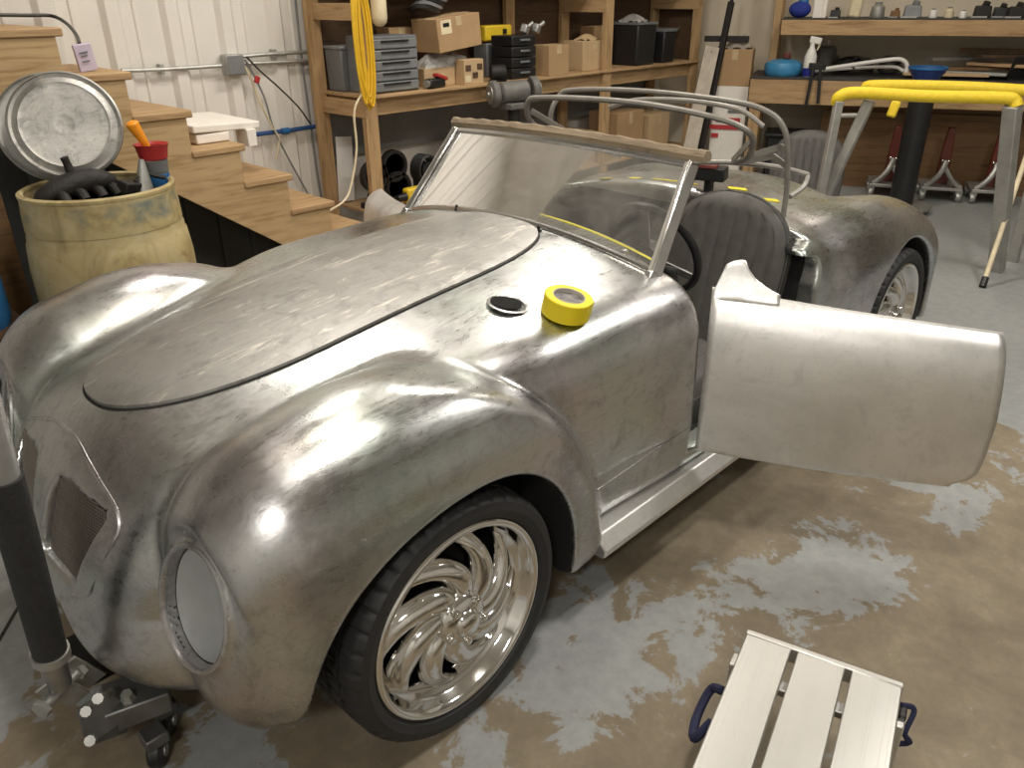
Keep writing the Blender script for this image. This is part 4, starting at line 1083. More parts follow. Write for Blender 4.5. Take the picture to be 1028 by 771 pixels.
obj('motor_case', MB().lathe([(.0001,-.05),(.045,-.05),(.05,-.04),(.05,.04),(.045,.05),(.0001,.05)], (0,0,.055), (.8,-.5,0), 20), M['soot'], t); obj('motor_foot', MB().box((0,0,.006), (.10,.07,.012)), M['soot'], t)
for px, lab in ((527,'small grey carburettor on top of the organiser drawers'),(538,'metal bracket perched on the organiser drawers edge')):
    q = px_on(px, 82, SF+.12)
    t = thing('metal_part', lab, 'part', (q.x, q.y, SZ+.275))
    obj('casting', MB().box((0,0,.03), (.06,.05,.06), (.2,.3,.4)), M['galv'], t, bevel=.01); obj('stub', MB().cyl((0,0,.03), (.05,-.03,.07), .014, seg=12), M['galv'], t)
p = px_on(553, 80, SF+.07); carton('open_carton', 'plain brown carton next to the organiser drawers', (p.x, p.y, SZ+.001), (.20,.16,.20), -.05, 'card')
p = px_on(589, 77, SF+.16); carton('full_carton', 'pale brown carton with crumpled paper beside the middle post', (p.x-.03, p.y, SZ+.001), (.27,.20,.205), -.05, 'card2', flap=False)
tag(obj('crumpled_paper', MB().grid(lambda a, b: Vector((p.x-.10+.20*a, p.y-.06+.14*b, SZ+.205+.035*math.sin(PI*a)*math.sin(PI*b)+.012*math.sin(11*a+5*b))), 14, 10), M['card2']), 'crumpled kraft paper rising out of the pale carton', 'paper')
p = px_on(608, 50, SB-.16); carton('rear_carton', 'upright brown carton behind the middle shelf post', (4.50, SB-.12, SZ+.001), (.22,.14,.29), 0, 'card')
for i, (px, w, h, lab) in enumerate(((634,.24,.30,'tall black bin right of the middle shelf post'),(657,.16,.24,'narrow dark bin at the right end of the shelf'))):
    q = px_on(px, 70, SF+.16)
    t = thing('black_bin', lab, 'bin', q)
    obj('bin_body', MB().box((0,0,h/2), (w,.26,h), taper=1.05), M['black'], t, bevel=.012); obj('bin_rim', MB().box((0,0,h+.005), (w*1.1,.29,.02)), M['greyplastic'], t, bevel=.005)
q = px_on(636, 20, SF+.16)
tag(obj('plastic_wrap', MB().grid(lambda a, b: Vector((q.x-.12+.22*a, q.y-.10+.2*b, SZ+.315+.05*math.sin(PI*a)*math.sin(PI*b)+.012*math.sin(17*a+9*b))), 16, 12), plain('grey_wrap', (.30,.29,.27), .3, var=.4, scale=30)), 'crumpled grey wrap heaped on the tall black bin', 'wrap')
q = px_on(415, 4, SB-.2)
t = thing('dark_bundle', 'dark bundled cable heaped on top of the tilted carton', 'bundle', (q.x+.05, SF+.21, SZ+.425))
for k in range(4): obj('loop', MB().tube([(.10*math.cos(a)+.02*k, .07*math.sin(a), .02+.02*k+.015*math.sin(2*a)) for a in [2*PI*j/20 for j in range(20)]], .014, 6, closed=True), M['midgrey' if k % 2 else 'black'], t)

# bench grinder on a pedestal in front of the shelf
g = at_y(516, 92, 2.08)
t = thing('bench_grinder', 'dusty grey double-wheel bench grinder standing in front of the shelf', 'grinder', (g.x, g.y, 0)); gz = g.z
ax = Vector((.80,-.35,.05)).normalized()
M['grind'] = plain('dusty_grinder_grey', (.16,.155,.145), .6, .2, var=.25)
obj('motor_housing', MB().lathe([(.0001,-.10),(.05,-.10),(.065,-.085),(.068,0),(.065,.085),(.05,.10),(.0001,.10)], (0,0,gz), ax, 24), M['grind'], t)
for s in (-1, 1):
    w = obj('wheel_guard', MB().lathe([(.0001,.115*s),(.075,.115*s),(.082,.125*s),(.082,.155*s),(.07,.165*s),(.0001,.165*s)], (0,0,gz), ax, 28), M['grind'], t)
    obj('grinding_wheel', MB().lathe([(.0001,.166*s),(.060,.166*s),(.060,.172*s),(.018,.172*s),(.016,.185*s),(.0001,.185*s)], (0,0,gz), ax, 24), M['galv'], w)
obj('grinder_base', MB().box((0,0,gz-.085), (.16,.12,.04)), M['grind'], t, bevel=.008); obj('pedestal', MB().cyl((0,0,.02), (0,0,gz-.10), .04, seg=16), M['soot'], t); obj('pedestal_foot', MB().lathe([(.0001,0),(.17,0),(.17,.015),(.05,.03),(.0001,.03)], seg=24), M['soot'], t)

# ---------------------------------------------------------------- under the shelf
def under(px, py, y): p = at_y(px, py, y); return p
z = .31
p = at_y(392, 178, SF+.2)
t = thing('engine_gasket_plate', 'black engine end plate with round holes standing under the shelf', 'plate', (p.x, SF+.2, z))
m = MB()
for cx, cz, r in ((-.13,.19,.075),(.03,.23,.078),(.05,.09,.08),(-.11,.05,.05)):
    obj('bore_ring', MB().lathe([(r,-.02),(r+.022,-.02),(r+.022,.02),(r,.02)], (cx,0,cz), (0,1,0), 28, closed=True), M['soot'], t)
    obj('bore_face', MB().lathe([(.0001,.01),(r,.01)], (cx,0,cz), (0,1,0), 24), M['galv'], t)
obj('plate_foot', MB().box((-.03,0,.0175), (.40,.06,.035)), M['soot'], t, bevel=.006)
p = at_y(416, 196, SF+.05)
t = thing('yellow_drill', 'yellow and black power tool on the low shelf behind the windshield', 'tool', (p.x, SF+.06, z))
h0 = max(.05, p.z-z)
obj('tool_body', MB().box((0,0,h0), (.13,.07,.10)), M['yellow'], t, bevel=.015); obj('tool_handle', MB().box((.01,0,h0/2), (.05,.05,h0), (0,.1,0)), M['black'], t, bevel=.01); obj('tool_chuck', MB().cyl((-.065,0,h0), (-.13,0,h0), .028, .018, seg=14), M['black'], t)
p = at_y(428, 170, SF+.12)
t = thing('black_hose', 'coiled black hose on the low shelf left of the windshield', 'hose', (p.x, SF+.14, z))
for k in range(5): obj('hose_loop', MB().tube([(.075*math.cos(a), -.02*k+.04, (p.z-z)+.085*math.sin(a)) for a in [2*PI*j/24 for j in range(24)]], .012, 6, closed=True), M['black'], t)
obj('hose_drum', MB().cyl((0,-.045,.0+(p.z-z)), (0,.06,(p.z-z)), .05, seg=16), M['black'], t); obj('drum_foot', MB().box((0,0,(p.z-z)/2-.02), (.12,.10,max(.02, p.z-z-.03))), M['black'], t)
p = at_y(348, 222, SF-.20); carton('floor_carton', 'brown carton on the floor beside the shelf foot', (2.02, 1.96, 0), (.26,.24,.33), 0, 'card')
p = at_y(340, 150, SF+.25)
tag(obj('white_sheet', MB().box((2.10, SB-.02, .52), (.12,.006,.40), (-.06,.1,0)), M['white']), 'white panel offcut leaning on the wall behind the left posts', 'panel')
# cartons on the low shelf seen through the windshield
for i, (x, w, h, mt, lab) in enumerate(((3.05,.34,.26,'white','white plastic tub on the low shelf behind the windshield glass'),(3.50,.30,.30,'card','brown carton on the low shelf seen through the windshield'),(4.05,.40,.24,'card2','wide pale carton on the low shelf seen through the windshield'),(4.7,.36,.34,'card','dark brown carton at the right end of the low shelf'),(5.12,.30,.28,'card2','small pale carton at the far end of the low shelf'))):
    carton('shelf_carton' if mt != 'white' else 'plastic_tub', lab, (x, SF+.24, z), (w,.30,h), 0, mt)
# ================================================================ workbench with upper shelf on the right
BM = Matrix((BE, BN, Vector((0,0,1)))).transposed().to_4x4(); BM.translation = B0; BROT = math.atan2(BE.y, BE.x)
def bl(px, py, n, dz=0):   # bench coordinates of a pixel at depth n behind the front edge
    d = ray(px, py); C_ = Vector(CAM); t_ = ((B0-C_).dot(BN)+n)/d.dot(BN); p = C_+d*t_-B0; return p.dot(BE), p.z
def bpos(s, n, z=0): p = B0+BE*s+BN*n; return Vector((p.x, p.y, z))
BL = 3.4
bench = thing('workbench', 'long timber workbench with a dark top along the right wall', 'workbench', B0, BROT)
def bo(name, c, d, mat='pine', rot=None, bevel=.003, par=None): return obj(name, MB().box(c, d, rot), M[mat], par or bench, bevel=bevel)
M['benchtop'] = plain('dark_bench_mat', (.045,.042,.04), .7)
bo('bench_top', (BL/2, .32, .892), (BL, .64, .018), 'benchtop'); bo('front_apron', (BL/2, .019, .79), (BL, .038, .185)); bo('rear_apron', (BL/2, .60, .80), (BL, .038, .16))
for s in (.06, 2.6, BL-.06):
    bo('bench_leg', (s, .06, .44), (.089,.038,.88), 'pine_z'); bo('bench_leg', (s, .58, .44), (.089,.038,.88), 'pine_z')
s0, zu = bl(788, 18.5, .10)
sp_, _ = bl(778, 40, .37); bo('shelf_post', (sp_, .37, (zu+.5)/2+.45), (.06,.06,zu-.4), 'pine_z'); bo('shelf_post', (BL-.1, .12, (zu+.5)/2+.45), (.06,.06,zu-.4), 'pine_z'); bo('shelf_post', (s0-.06, .60, (zu+.5)/2+.45), (.06,.038,zu-.4), 'pine_z')
bo('upper_apron', ((s0+BL)/2-.02, .10, zu-.065), (BL-s0, .038, .11)); bo('upper_shelf', ((s0+BL)/2-.02, .35, zu-.006), (BL-s0, .52, .014), 'benchtop')
ZB = .902
def bthing(name, lab, cat, px, n, z=ZB, rot=0): s, _ = bl(px, 77, n); return thing(name, lab, cat, bpos(s, n, z), BROT+rot)
# on the bench
t = bthing('blue_bowl', 'round light blue plastic tub on the left end of the workbench', 'tub', 785, .16)
obj('tub_body', MB().lathe([(.0001,0),(.13,0),(.145,.02),(.15,.07),(.137,.10),(.09,.12),(.0001,.125)], seg=36), plain('sky_blue_plastic', (.05,.25,.48), .4), t); obj('tub_handle', MB().box((.02,0,.15), (.06,.05,.05)), M['darkred'], t, bevel=.01)
t = bthing('spray_bottle', 'white spray bottle with blue base standing on the workbench', 'bottle', 811, .10)
obj('bottle_body', MB().lathe([(.0001,0),(.045,0),(.047,.02),(.047,.15),(.03,.20),(.018,.22),(.018,.25)], seg=24), M['white'], t); obj('blue_base', MB().lathe([(.048,.004),(.0495,.006),(.0495,.065),(.048,.067)], seg=24, closed=True), plain('cobalt_plastic', (.02,.03,.30), .4), t); obj('trigger_head', MB().box((.02,0,.27), (.09,.03,.05), (0,.2,0)), M['white'], t, bevel=.008); obj('trigger', MB().box((.05,0,.225), (.012,.018,.06), (0,.3,0)), M['cream'], t, bevel=.003)
t = bthing('hanging_clamp', 'dark clamp hanging over the workbench front edge', 'clamp', 819, -.03)
obj('clamp_bar', MB().box((-.035,0,-.06), (.025,.02,.32), (0,.05,0)), M['soot'], t, bevel=.003); obj('clamp_bar', MB().box((.035,0,-.05), (.025,.02,.28), (0,-.08,0)), M['soot'], t, bevel=.003); obj('clamp_jaw', MB().box((0,.02,.085), (.13,.05,.05)), M['soot'], t, bevel=.006)
t = bthing('white_tube_frame', 'bent white tubular frame lying across the workbench', 'frame', 873, .20)
obj('frame_tube', MB().tube(catmull([(-.48,-.04,.03),(-.2,-.04,.08),(.10,-.05,.13),(.20,-.05,.135),(.25,-.05,.10),(.255,-.05,.04),(.25,-.05,.02)], 6), .016, 8), M['white'], t); obj('frame_tube', MB().tube(catmull([(-.45,.05,.03),(-.1,.05,.06),(.16,.02,.075),(.24,-.04,.05)], 6), .013, 8), M['white'], t)
obj('frame_strut', MB().tube([(-.15,-.04,.085),(-.12,.05,.055)], .010, 8), M['white'], t)
t = bthing('round_motor', 'round grey motor behind the spray bottle on the workbench', 'motor', 826, .52)
obj('motor_can', MB().lathe([(.0001,0),(.075,0),(.08,.015),(.08,.19),(.06,.21),(.0001,.215)], seg=24), M['grind'], t); obj('motor_shaft', MB().cyl((0,0,.21), (0,0,.25), .015, seg=10), M['steel'], t); obj('wire_box', MB().box((.08,-.02,.10), (.05,.05,.07)), M['black'], t, bevel=.005)
rng = random.Random(11)
junk = [(846,.40,'coil of black cable at the back of the workbench','cable'),(864,.52,'dark wire loop behind the white tube frame','cable'),(892,.48,'dark hose heap behind the white frame end','hose')]
for px, n, lab, cat in junk:
    t = bthing('cable_coil', lab, cat, px, n)
    for k in range(4):
        a0 = rng.uniform(0, 6); obj('coil_loop', MB().tube([(.08*math.cos(a)+rng.uniform(-.004,.004), .07*math.sin(a), .02+.022*k+.02*math.sin(a+a0)+.02) for a in [2*PI*j/22 for j in range(22)]], .013, 6, closed=True), M['black' if k % 2 else 'soot'], t)
# offcut pile at the right end: every stick a thing of its own
sticks = [(948,.18,.60,.10,0.02,.02,'tan board offcut lowest in the pile on the workbench','card2'),(972,.24,.52,.14,-.25,.03,'grey weathered board slanting across the offcut pile','galv'),(990,.30,.66,.12,.12,.06,'brown plank second from the top of the offcut pile','brownply'),(1005,.22,.50,.10,-.45,.09,'pale stick leaning over the offcut pile','pine'),(1018,.34,.62,.16,.30,.15,'dark brown board on top of the offcut pile','plywood'),(960,.40,.55,.09,.55,.12,'short grey batten behind the blue funnel','galv'),(1000,.46,.60,.12,-.1,.18,'wide dull board at the back of the offcut pile','brownply'),(932,.30,.34,.07,.2,.0,'small cream offcut left of the board pile','pine')]
for px, n, L, w, a, dz, lab, mt in sticks:
    t = bthing('board_offcut', lab, 'board', px, n, ZB+dz, a)
    obj('board', MB().box((0,0,.012), (L, w, .022), (rng.uniform(-.01,.01), rng.uniform(-.012,.012), 0)), M[mt], t, bevel=.002); obj('saw_end', MB().box((L/2+.0005,0,.012), (.002, w*.96, .018)), M['pine'], t)
t = bthing('plastic_cowl', 'bent black plastic panel at the right end of the workbench', 'panel', 1022, .16, ZB, .3)
obj('panel_sheet', MB().box((0,0,.09), (.14,.012,.17), (.35,0,0)), M['black'], t, bevel=.003); obj('panel_flange', MB().box((0,.05,.006), (.14,.08,.012)), M['black'], t)
# on the upper shelf
def uthing(name, lab, cat, px, n=.22): s, _ = bl(px, 18, n); return thing(name, lab, cat, bpos(s, n, zu+.002), BROT)
t = uthing('blue_cloth', 'blue crumpled rag bag at the left end of the upper shelf', 'rag', 802)
obj('rag', MB().ell((0,0,.06), (.085,.07,.062), 20, 12), plain('royal_blue_cloth', (.02,.04,.28), .8, bmp=.5), t); obj('rag_knot', MB().ell((.02,0,.115), (.04,.03,.03), 12, 8), M['blue'], t)
t = uthing('white_carton', 'upright white paper box on the upper shelf', 'box', 822)
obj('carton_body', MB().box((0,0,.14), (.10,.09,.28)), M['foam'], t, bevel=.003); obj('carton_seam', MB().box((.02,-.046,.14), (.004,.002,.27)), M['cream'], t)
t = uthing('paper_bag', 'pale paper sack leaning on the upper shelf', 'bag', 858)
obj('sack', MB().box((0,0,.12), (.10,.08,.24), (0,.12,0), taper=.8), M['cream'], t, bevel=.02); obj('sack_fold', MB().box((.012,0,.235), (.08,.07,.02), (0,.12,0)), M['card2'], t)
ujunk = [(838,.10,'black','dark tool case beside the white paper box','case'),(880,.12,'galv','grey metal casting on the upper shelf','part'),(898,.09,'brownply','brown wooden block on the upper shelf','block'),(915,.16,'midgrey','flat grey housing in the middle of the upper shelf','housing'),(936,.07,'white','small white jar in the middle of the upper shelf','jar'),(952,.08,'cream','rounded cream part next to the white jar','part'),(966,.06,'white','tiny white cup on the upper shelf','cup'),(985,.15,'soot','black gear housing right of the tiny cup','housing'),(1003,.13,'black','black bracket near the right end of the upper shelf','bracket'),(1019,.14,'soot','sooty casting at the right end of the upper shelf','casting')]
for i, (px, w, mt, lab, cat) in enumerate(ujunk):
    w *= .8
    t = uthing({'jar':'small_jar','cup':'small_cup'}.get(cat, 'shelf_'+cat), lab, cat, px, .14+.05*(i % 3))
    if cat in ('jar','cup','part'):
        obj('body', MB().lathe([(.0001,0),(w*.5,0),(w*.55,w*.2),(w*.5,w*.8),(w*.3,w),(.0001,w)], seg=18), M[mt], t); obj('cap', MB().lathe([(w*.28,w),(w*.28,w*1.15),(.0001,w*1.15)], seg=12), M['midgrey'], t)
    else:
        obj('body', MB().box((0,0,w*.35), (w,w*.7,w*.7), taper=.88), M[mt], t, bevel=w*.08); obj('boss', MB().lathe([(.0001,0),(w*.22,0),(w*.2,w*.25),(.0001,w*.25)], (w*.1,0,w*.68), (.2,-.3,1), 14), M[mt], t); obj('flange', MB().box((-w*.2,0,w*.06), (w*.9,w*.9,w*.10)), M['galv' if mt != 'galv' else 'soot'], t)

# ---------------------------------------------------------------- under the bench
t = thing('plywood_sheet', 'brown plywood sheet standing upright under the workbench', 'plywood', bpos(1.47, .34, 0), BROT)
obj('sheet', MB().box((0,0,.37), (1.75,.018,.74), (.06,0,0)), M['brownply'], t); obj('batten', MB().box((0,-.03,.60), (1.7,.03,.05), (.06,0,0)), M['brownply'], t)
def dolly(px, lab, first=[None]):
    s, _ = bl(px, 190, .12); loc = bpos(s, .12, 0)
    if first[0] is None:
        t = thing('wheel_dolly', lab, 'dolly', loc, BROT, 'wheel dollies under the workbench'); first[0] = t
        obj('base_plate', MB().box((0,0,.10), (.30,.34,.025)), M['galv'], t, bevel=.004)
        obj('cradle_arm', MB().tube(catmull([(-.12,-.12,.11),(-.06,-.13,.17),(-.02,-.12,.24),(0,-.08,.30)], 5), .022, 8), M['galv'], t); obj('cradle_arm', MB().tube(catmull([(.14,-.12,.11),(.08,-.13,.15),(.03,-.12,.21),(0,-.08,.26)], 5), .018, 8), M['galv'], t)
        obj('jack_post', MB().prism([(-.05,.11),(.05,.11),(.035,.42),(.022,.55),(-.022,.55),(-.035,.42)], -.03, .03, Matrix(((1,0,0,0),(0,0,1,0),(0,1,0,0),(0,0,0,1)))), M['darkred'], t, bevel=.008)
        for dx in (-.02, .022): obj('bolt', MB().ell((dx,-.045,.30), (.014,.014,.014), 10, 6), M['chrome'], t)
        for dx in (-.13, .13):
            for dy in (-.14, .14):
                w = obj('caster', MB().lathe([(.0001,-.018),(.036,-.018),(.04,-.01),(.04,.01),(.036,.018),(.0001,.018)], (dx,dy,.041), (1,0,0), 16), M['galv'], t); obj('caster_fork', MB().box((dx,dy,.075), (.05,.04,.03)), M['steel'], w)
        return t
    return dup(first[0], loc, BROT, lab)
dolly(890, 'dark red jack dolly behind the black column base'); dolly(942, 'dark red jack dolly just right of the black column'); dolly(993, 'dark red jack dolly beside the stand leg at right')

# black column with round base plate and a blue funnel on top
bp = at_z(902, 212, 0)
t = thing('steel_column', 'black round steel column on a grey disc base behind the yellow stand', 'column', bp)
ct = at_y(928, 78, bp.y); zt = min(1.35, at_d(926, 86, (bp-Vector(CAM)).dot(_F)).z)
obj('column_tube', MB().cyl((0,0,.06), (0,0,zt), .085, seg=28), M['black'], t); obj('base_plate', MB().lathe([(.0001,.03),(.21,.03),(.22,.045),(.21,.062),(.0001,.062)], seg=36), M['galv'], t); obj('base_ring', MB().lathe([(.0001,0),(.16,0),(.15,.03),(.0001,.03)], seg=28), M['soot'], t)
t = thing('blue_funnel', 'dark blue plastic funnel resting on the black column top', 'funnel', (bp.x, bp.y, zt+.001))
obj('cone', MB().lathe([(.05,0),(.055,.05),(.115,.13),(.125,.16),(.12,.16),(.105,.13),(.045,.05)], seg=28, closed=True), plain('dark_blue_plastic', (.012,.035,.16), .4), t); obj('rim', MB().lathe([(.12,.15),(.132,.155),(.132,.17),(.12,.17)], seg=28, closed=True), M['blue'], t)

# ---------------------------------------------------------------- yellow padded stand
t = thing('padded_stand', 'silver steel work stand with yellow foam padded top bars', 'stand', (4.3, -.12, 0)); o = Vector(t.location)
A = at_z(843, 97, 1.0)-o; Bq = at_z(1018, 101, 1.0)-o; Cq = at_z(878, 86, 1.0)-o; Dq = at_z(1060, 93, 1.0)-o
obj('foam_bar', MB().tube(catmull([A+Vector((.02,.02,-.035)), A, A+(Bq-A)*.1+Vector((0,0,.022)), A+(Bq-A)*.5+Vector((0,0,.012)), A+(Bq-A)*.93+Vector((0,0,.012)), Bq, Bq+Vector((.0,-.02,-.03))], 6), .032, 12), M['foamyellow'], t)
obj('foam_bar', MB().tube(catmull([Cq+Vector((-.10,.0,-.02)), Cq, Cq+(Dq-Cq)*.5+Vector((0,0,.01)), Dq], 6), .034, 12), M['foamyellow'], t)
rf = at_z(1000, 272, 0)-o; lf = Vector((A.x+.05, A.y+.02, 0)); lf2 = at_z(846, 205, .0)-o
def leg(nm, a, b, w=.05): return obj(nm, MB().bar(a, b, w, w), M['silverpaint'], t, bevel=.006)
leg('stand_leg', Bq+Vector((0,0,-.02)), rf, .075); leg('stand_leg', A+Vector((0,0,-.02)), Vector((A.x+.06, A.y+.06, .0)), .045)
tb = at_z(874, 97, 1.0)-o; d_ = at_z(845, 200, .42)-o
leg('stand_strut', tb+Vector((0,0,-.02)), Vector((tb.x-.02, tb.y+.28, 0.0)), .055)
obj('cross_tube', MB().tube([A+(tb-A)*.1+Vector((0,0,-.10)), tb+Vector((0,.03,-.10))], .012, 8), M['silverpaint'], t)
leg('stand_leg', Dq+Vector((0,0,-.02)), Vector((Dq.x+.1, Dq.y, 0)), .06)
fl = at_z(899, 100, .97)-o; obj('foam_scrap', MB().box(fl+Vector((0,0,-.05)), (.03,.05,.09), (.2,.2,.3)), M['foamyellow'], t, bevel=.01)
# pale rod leaning on the stand
f0 = at_z(986, 289, .0); tp = at_d(1062, 62, (f0-Vector(CAM)).dot(_F)*1.02)
t = thing('pale_rod', 'pale cream tube with black tip leaning against the padded stand', 'rod', f0); u = (tp-f0)
obj('rod_tube', MB().cyl(u*.03, u, .014, seg=14), M['cream'], t); obj('rubber_tip', MB().cyl(u*.0+Vector((0,0,.006)), u*.045, .019, seg=14), M['black'], t)

# ---------------------------------------------------------------- loose seat behind the car
ls = at_z(815, 132, .70)
t = thing('loose_seat', 'grey pleated bucket seat standing on a crate behind the car', 'seat', (ls.x, ls.y, 0))
make_seat_parts(t, Matrix.Translation((0,0,.10)) @ Matrix.Rotation(math.radians(22), 4, 'Z'), cushion=True)
obj('seat_rail', MB().box((-.25,-.10,.025), (.40,.03,.05)), M['soot'], t); obj('seat_rail', MB().box((-.25,.05,.025), (.40,.03,.05)), M['soot'], t)

# ---------------------------------------------------------------- corner between shelving and bench
def cpt(px, py, D): return at_d(px, py, D)
D = 6.9
q = at_z(745, 195, 0)
qx, qy = 5.28, 1.86
w0 = bpos(-.155, .12, 0)
t = thing('printed_carton', 'white carton with red print stacked under a brown carton', 'box', w0, BROT)
s_, z1 = bl(735, 87, .10)
obj('carton_body', MB().box((0,.15,z1/2), (.28,.28,z1)), M['foam'], t, bevel=.004)
for dz, w in ((.33,.30),(.27,.20),(.40,.06)): obj('red_print', MB().box((.0 if w > .1 else -.1,-.001,z1-dz), (w,.003,.035)), plain('red_print', (.5,.04,.04), .7), t)
obj('grey_print', MB().box((.05,-.001,z1-.20), (.12,.003,.02)), M['greyplastic'], t)
s2, z2 = bl(744, 50, .10)
carton('corner_carton', 'brown taped carton on top of the white printed carton', bpos(-.155, .26, z1+.001), (.28,.26,max(.2, z2-z1)), BROT, 'card')
tag(obj('bubble_wrap', MB().grid(lambda a, b: bpos(-.28+.25*a, .15+.22*b, z2+.012+.10*math.sin(PI*a)*math.sin(PI*b)*(a+.3)+.015*math.sin(15*a+7*b)), 18, 14), plain('wrinkled_wrap', (.42,.37,.31), .3, var=.35, scale=25)), 'wrinkled plastic wrap heaped on the taped corner carton', 'wrap')
foot = bpos(-.445, -.30, 0); b = bpos(-.335, .02, 1.12)
t = thing('leaning_board', 'whitewashed board leaning against the shelving end', 'board', foot)
obj('board', MB().bar((0,0,0.012), b-foot, .12, .02, up=(.6,.7,0)), plain('whitewashed_wood', (.52,.46,.38), .8, var=.15), t); obj('board_nail', MB().ell((b-foot)*.97+Vector((-.01,-.012,0)), (.006,.006,.006), 8, 5), M['steel'], t)
foot = bpos(-.36, -.16, 0); b = bpos(-.236, .20, 1.45)
t = thing('hoist_bar', 'long black steel bar with crosspiece leaning in the corner', 'bar', foot); k = b-foot
obj('bar', MB().bar((0,0,.03), k, .045, .045), M['soot'], t, bevel=.004); obj('bar_tip', MB().bar(k, k+k.normalized()*.20, .022, .022), M['soot'], t)
c = k*.81+BN*.03; obj('crosspiece', MB().bar(c-BE*.16, c+BE*.20, .045, .045), M['soot'], t, bevel=.004)
t = thing('black_tote', 'black plastic tote on the floor under the left bench end', 'tote', bpos(.36, .10, 0), BROT)
obj('tote_body', MB().box((0,.2,.21), (.34,.30,.42), taper=1.05), M['black'], t, bevel=.015); obj('tote_lid', MB().box((0,.2,.43), (.41,.37,.03)), M['black'], t, bevel=.01)
# ================================================================ foreground
# tape roll on the cowl
tx, ty = .495, -.540
tz = body_top(.49, -.52)
t = thing('tape_roll', 'yellow masking tape roll lying on the cowl beside the filler hole', 'tape', (.515,-.530, body_top(.515,-.53)-.004))
nrm = Vector((.05,-.22,1)).normalized()
obj('tape_layers', MB().lathe([(.040,0),(.058,0),(.060,.002),(.060,.048),(.058,.050),(.040,.050)], (0,0,.004), nrm, 48, closed=True), plain('yellow_tape_roll', (.83,.66,.01), .5, var=.05), t, ang=40)
obj('cardboard_core', MB().lathe([(.0375,.001),(.0402,.001),(.0402,.0505),(.0375,.0505)], (0,0,.004), nrm, 40, closed=True), plain('tape_core', (.45,.42,.38), .8), t)
obj('core_label', MB().lathe([(.0001,.040),(.0375,.040)], (0,0,.004), nrm, 40), plain('core_print', (.42,.40,.40), .7, var=.5, scale=60), t)
obj('tape_tail', MB().box((.02,-.061,.022), (.03,.002,.040), (.22,0,.3)), plain('yellow_tape_tail', (.83,.66,.01), .5), t)

# aluminium step platform
P0, P1, P2 = at_z(751, 632, .24), at_z(907, 686, .24), at_z(693, 771, .24)
e1 = (P1-P0); W_ = e1.length; e1.normalize(); e2 = Vector((e1.y, -e1.x, 0)); e2 = e2 if e2.dot(P2-P0) > 0 else -e2
L_ = .95
pm = Matrix((e1, e2, Vector((0,0,1)))).transposed().to_4x4()
M['extrusion'] = plain('clear_anodised_aluminium', (.66,.65,.62), .34, .9, var=.04, scale=5)
t = thing('step_platform', 'folding aluminium work platform with three ribbed planks', 'platform', (P0.x, P0.y, 0))
t.rotation_euler = (0, 0, math.atan2(e1.y, e1.x)); sg = 1 if e1.cross(e2).z > 0 else -1
def po(name, c, d, mat='extrusion', par=None, bevel=.003): c = (c[0], c[1]*sg, c[2]); return obj(name, MB().box(c, d), M[mat], par or t, bevel=bevel)
pw_ = (W_-2*.013)/3
for k in range(3):
    x = pw_/2+k*(pw_+.013)
    d = po('deck_plank', (x, L_/2+.012, .226), (pw_, L_-.0, .026))
    for q in (-.42,-.30,-.06,.0,.06,.30,.42): po('plank_rib', (x+q*pw_, L_/2+.014, .2393), (.0035, L_-.004, .002), par=d, bevel=0)
po('end_rail', (W_/2, .006, .221), (W_+.004, .016, .040)); po('end_rail', (W_/2, L_+.02, .222), (W_+.004, .016, .038))
for x in (.02, W_-.02): po('side_rail', (x, L_/2, .198), (.028, L_-.06, .03))
for x in (.0, W_):
    for y in (.06, L_-.06):
        g = po('folding_leg', (x+(-.008 if x == 0 else .008), y, .10), (.018,.040,.20)); po('rubber_foot', (x+(-.008 if x == 0 else .008), y, .010), (.026,.05,.02), 'black', g)
for k in range(3): po('cross_brace', (W_/2, .10+.36*k, .205), (W_-.03, .03, .018), 'steel')
o = MB().tube(catmull([(-.005,.16*sg,.20),(-.035,.14*sg,.17),(-.045,.20*sg,.14),(-.030,.27*sg,.16),(-.004,.25*sg,.20)], 6), .010, 8); obj('carry_strap', o, M['navy'], t)
o = MB().tube(catmull([(W_+.004,.03*sg,.21),(W_+.03,.02*sg,.20),(W_+.022,.06*sg,.17),(W_+.035,.05*sg,.14),(W_+.01,.05*sg,.12)], 6), .006, 6); obj('release_cord', o, M['navy'], t)
obj('latch', MB().box((W_+.010,.045*sg,.19), (.014,.03,.04)), M['black'], t, bevel=.003)

# jack with black handle under the nose
jb = Vector((-.655, -.165, 0))
t = thing('jack_dolly', 'steel dolly jack with black padded handle under the nose', 'jack', jb)
def J(px, py, D): return at_d(px, py, D)-jb
h0, h1 = J(54, 668, 1.535), J(2, 478, 1.28)
hd_ = (h1-h0).normalized()
obj('handle_grip', MB().cyl(h0+hd_*.03, h1, .030, .031, seg=24), plain('black_foam_grip', (.02,.02,.021), .75, bmp=.3, scale=80), t)
obj('handle_upper', MB().cyl(h1, h1+hd_*.40, .026, .026, seg=24), plain('worn_grey_tube', (.34,.34,.33), .45, .4), t)
obj('handle_lower', MB().cyl(h0-hd_*.055, h0+hd_*.05, .024, seg=20), M['steel'], t)
obj('grip_collar', MB().cyl(h0+hd_*.025, h0+hd_*.045, .034, seg=20), M['galv'], t)
foot = h0-hd_*.06
for dz in (-.022, .022):
    obj('yoke_plate', MB().bar(foot+Vector((dz,dz*.6,.03)), foot+Vector((.05+dz,.03+dz*.6,-.075)), .006, .045, up=(.3,-.3,1)), M['galv'], t, bevel=.002)
piv = foot+Vector((.0,.0,-.012))
obj('pivot_bolt', MB().cyl(piv+Vector((-.038,-.022,0)), piv+Vector((.038,.022,0)), .011, seg=14), M['galv'], t)
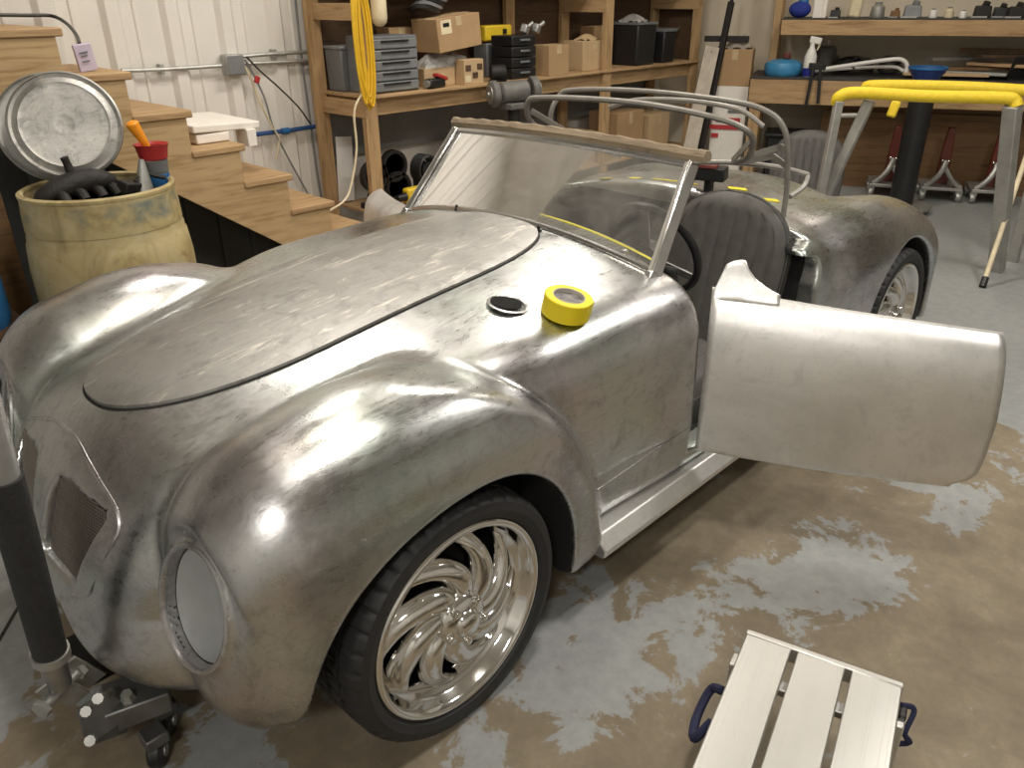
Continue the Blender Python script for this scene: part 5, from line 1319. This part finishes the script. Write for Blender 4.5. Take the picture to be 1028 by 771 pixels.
for s in (-1, 1): obj('bolt_head', MB().cyl(piv+Vector((-.038,-.022,0))*s, piv+Vector((-.048,-.028,0))*s, .019, seg=6), M['galv'], t)
# bracket plates
M['darksteel'] = plain('dark_bracket_steel', (.17,.17,.165), .4, .7, var=.25)
b0 = J(90, 700, 1.62)
def at_px(px, py, D): return J(px, py, D)
tri = [J(78,712,1.60), J(112,690,1.66), J(135,715,1.69), J(128,735,1.69), J(88,750,1.60)]
nv = (tri[1]-tri[0]).cross(tri[4]-tri[0]).normalized()*.008
k = len(tri); m = MB().add([p for p in tri]+[p+nv for p in tri], [tuple(range(k)), tuple(range(2*k-1, k-1, -1))]+[(i, (i+1) % k, k+(i+1) % k, k+i) for i in range(k)])
obj('side_plate', m, M['darksteel'], t, smooth=False)
for px, py in ((88,713),(92,742),(100,700)): q = J(px, py, 1.59); obj('plate_bolt', MB().cyl(q, q+Vector((-.006,-.012,.010)), .011, seg=8), M['galv'], t)
bc = J(128, 706, 1.70)
obj('cross_beam', MB().box(bc+Vector((.02,.0,.0)), (.13,.10,.055), (0,0,-.3)), M['darksteel'], t, bevel=.005)
q = bc+Vector((0,-.02,.028)); obj('beam_bolt', MB().cyl(q, q+Vector((-.002,-.004,.020)), .016, .012, seg=6), M['galv'], t)
for dx, dy in ((.02,-.045),(.07,.02)):
    c = Vector((bc.x+dx, bc.y+dy, .036)); w = obj('caster_wheel', MB().lathe([(.0001,-.016),(.030,-.016),(.036,-.010),(.036,.010),(.030,.016),(.0001,.016)], c, (.8,-.6,0), 22), M['black'], t); obj('caster_hub', MB().lathe([(.0001,-.019),(.014,-.019),(.014,.019),(.0001,.019)], c, (.8,-.6,0), 14), M['galv'], w)
    obj('caster_fork', MB().box(c+Vector((0,0,.045)), (.05,.05,.03)), M['darksteel'], t, bevel=.004)
obj('lift_pad', MB().box((.16,.12,.16), (.22,.16,.03)), M['soot'], t); obj('lift_arm', MB().bar(bc+Vector((.03,.02,.0)), (.16,.12,.15), .05, .04), M['soot'], t)
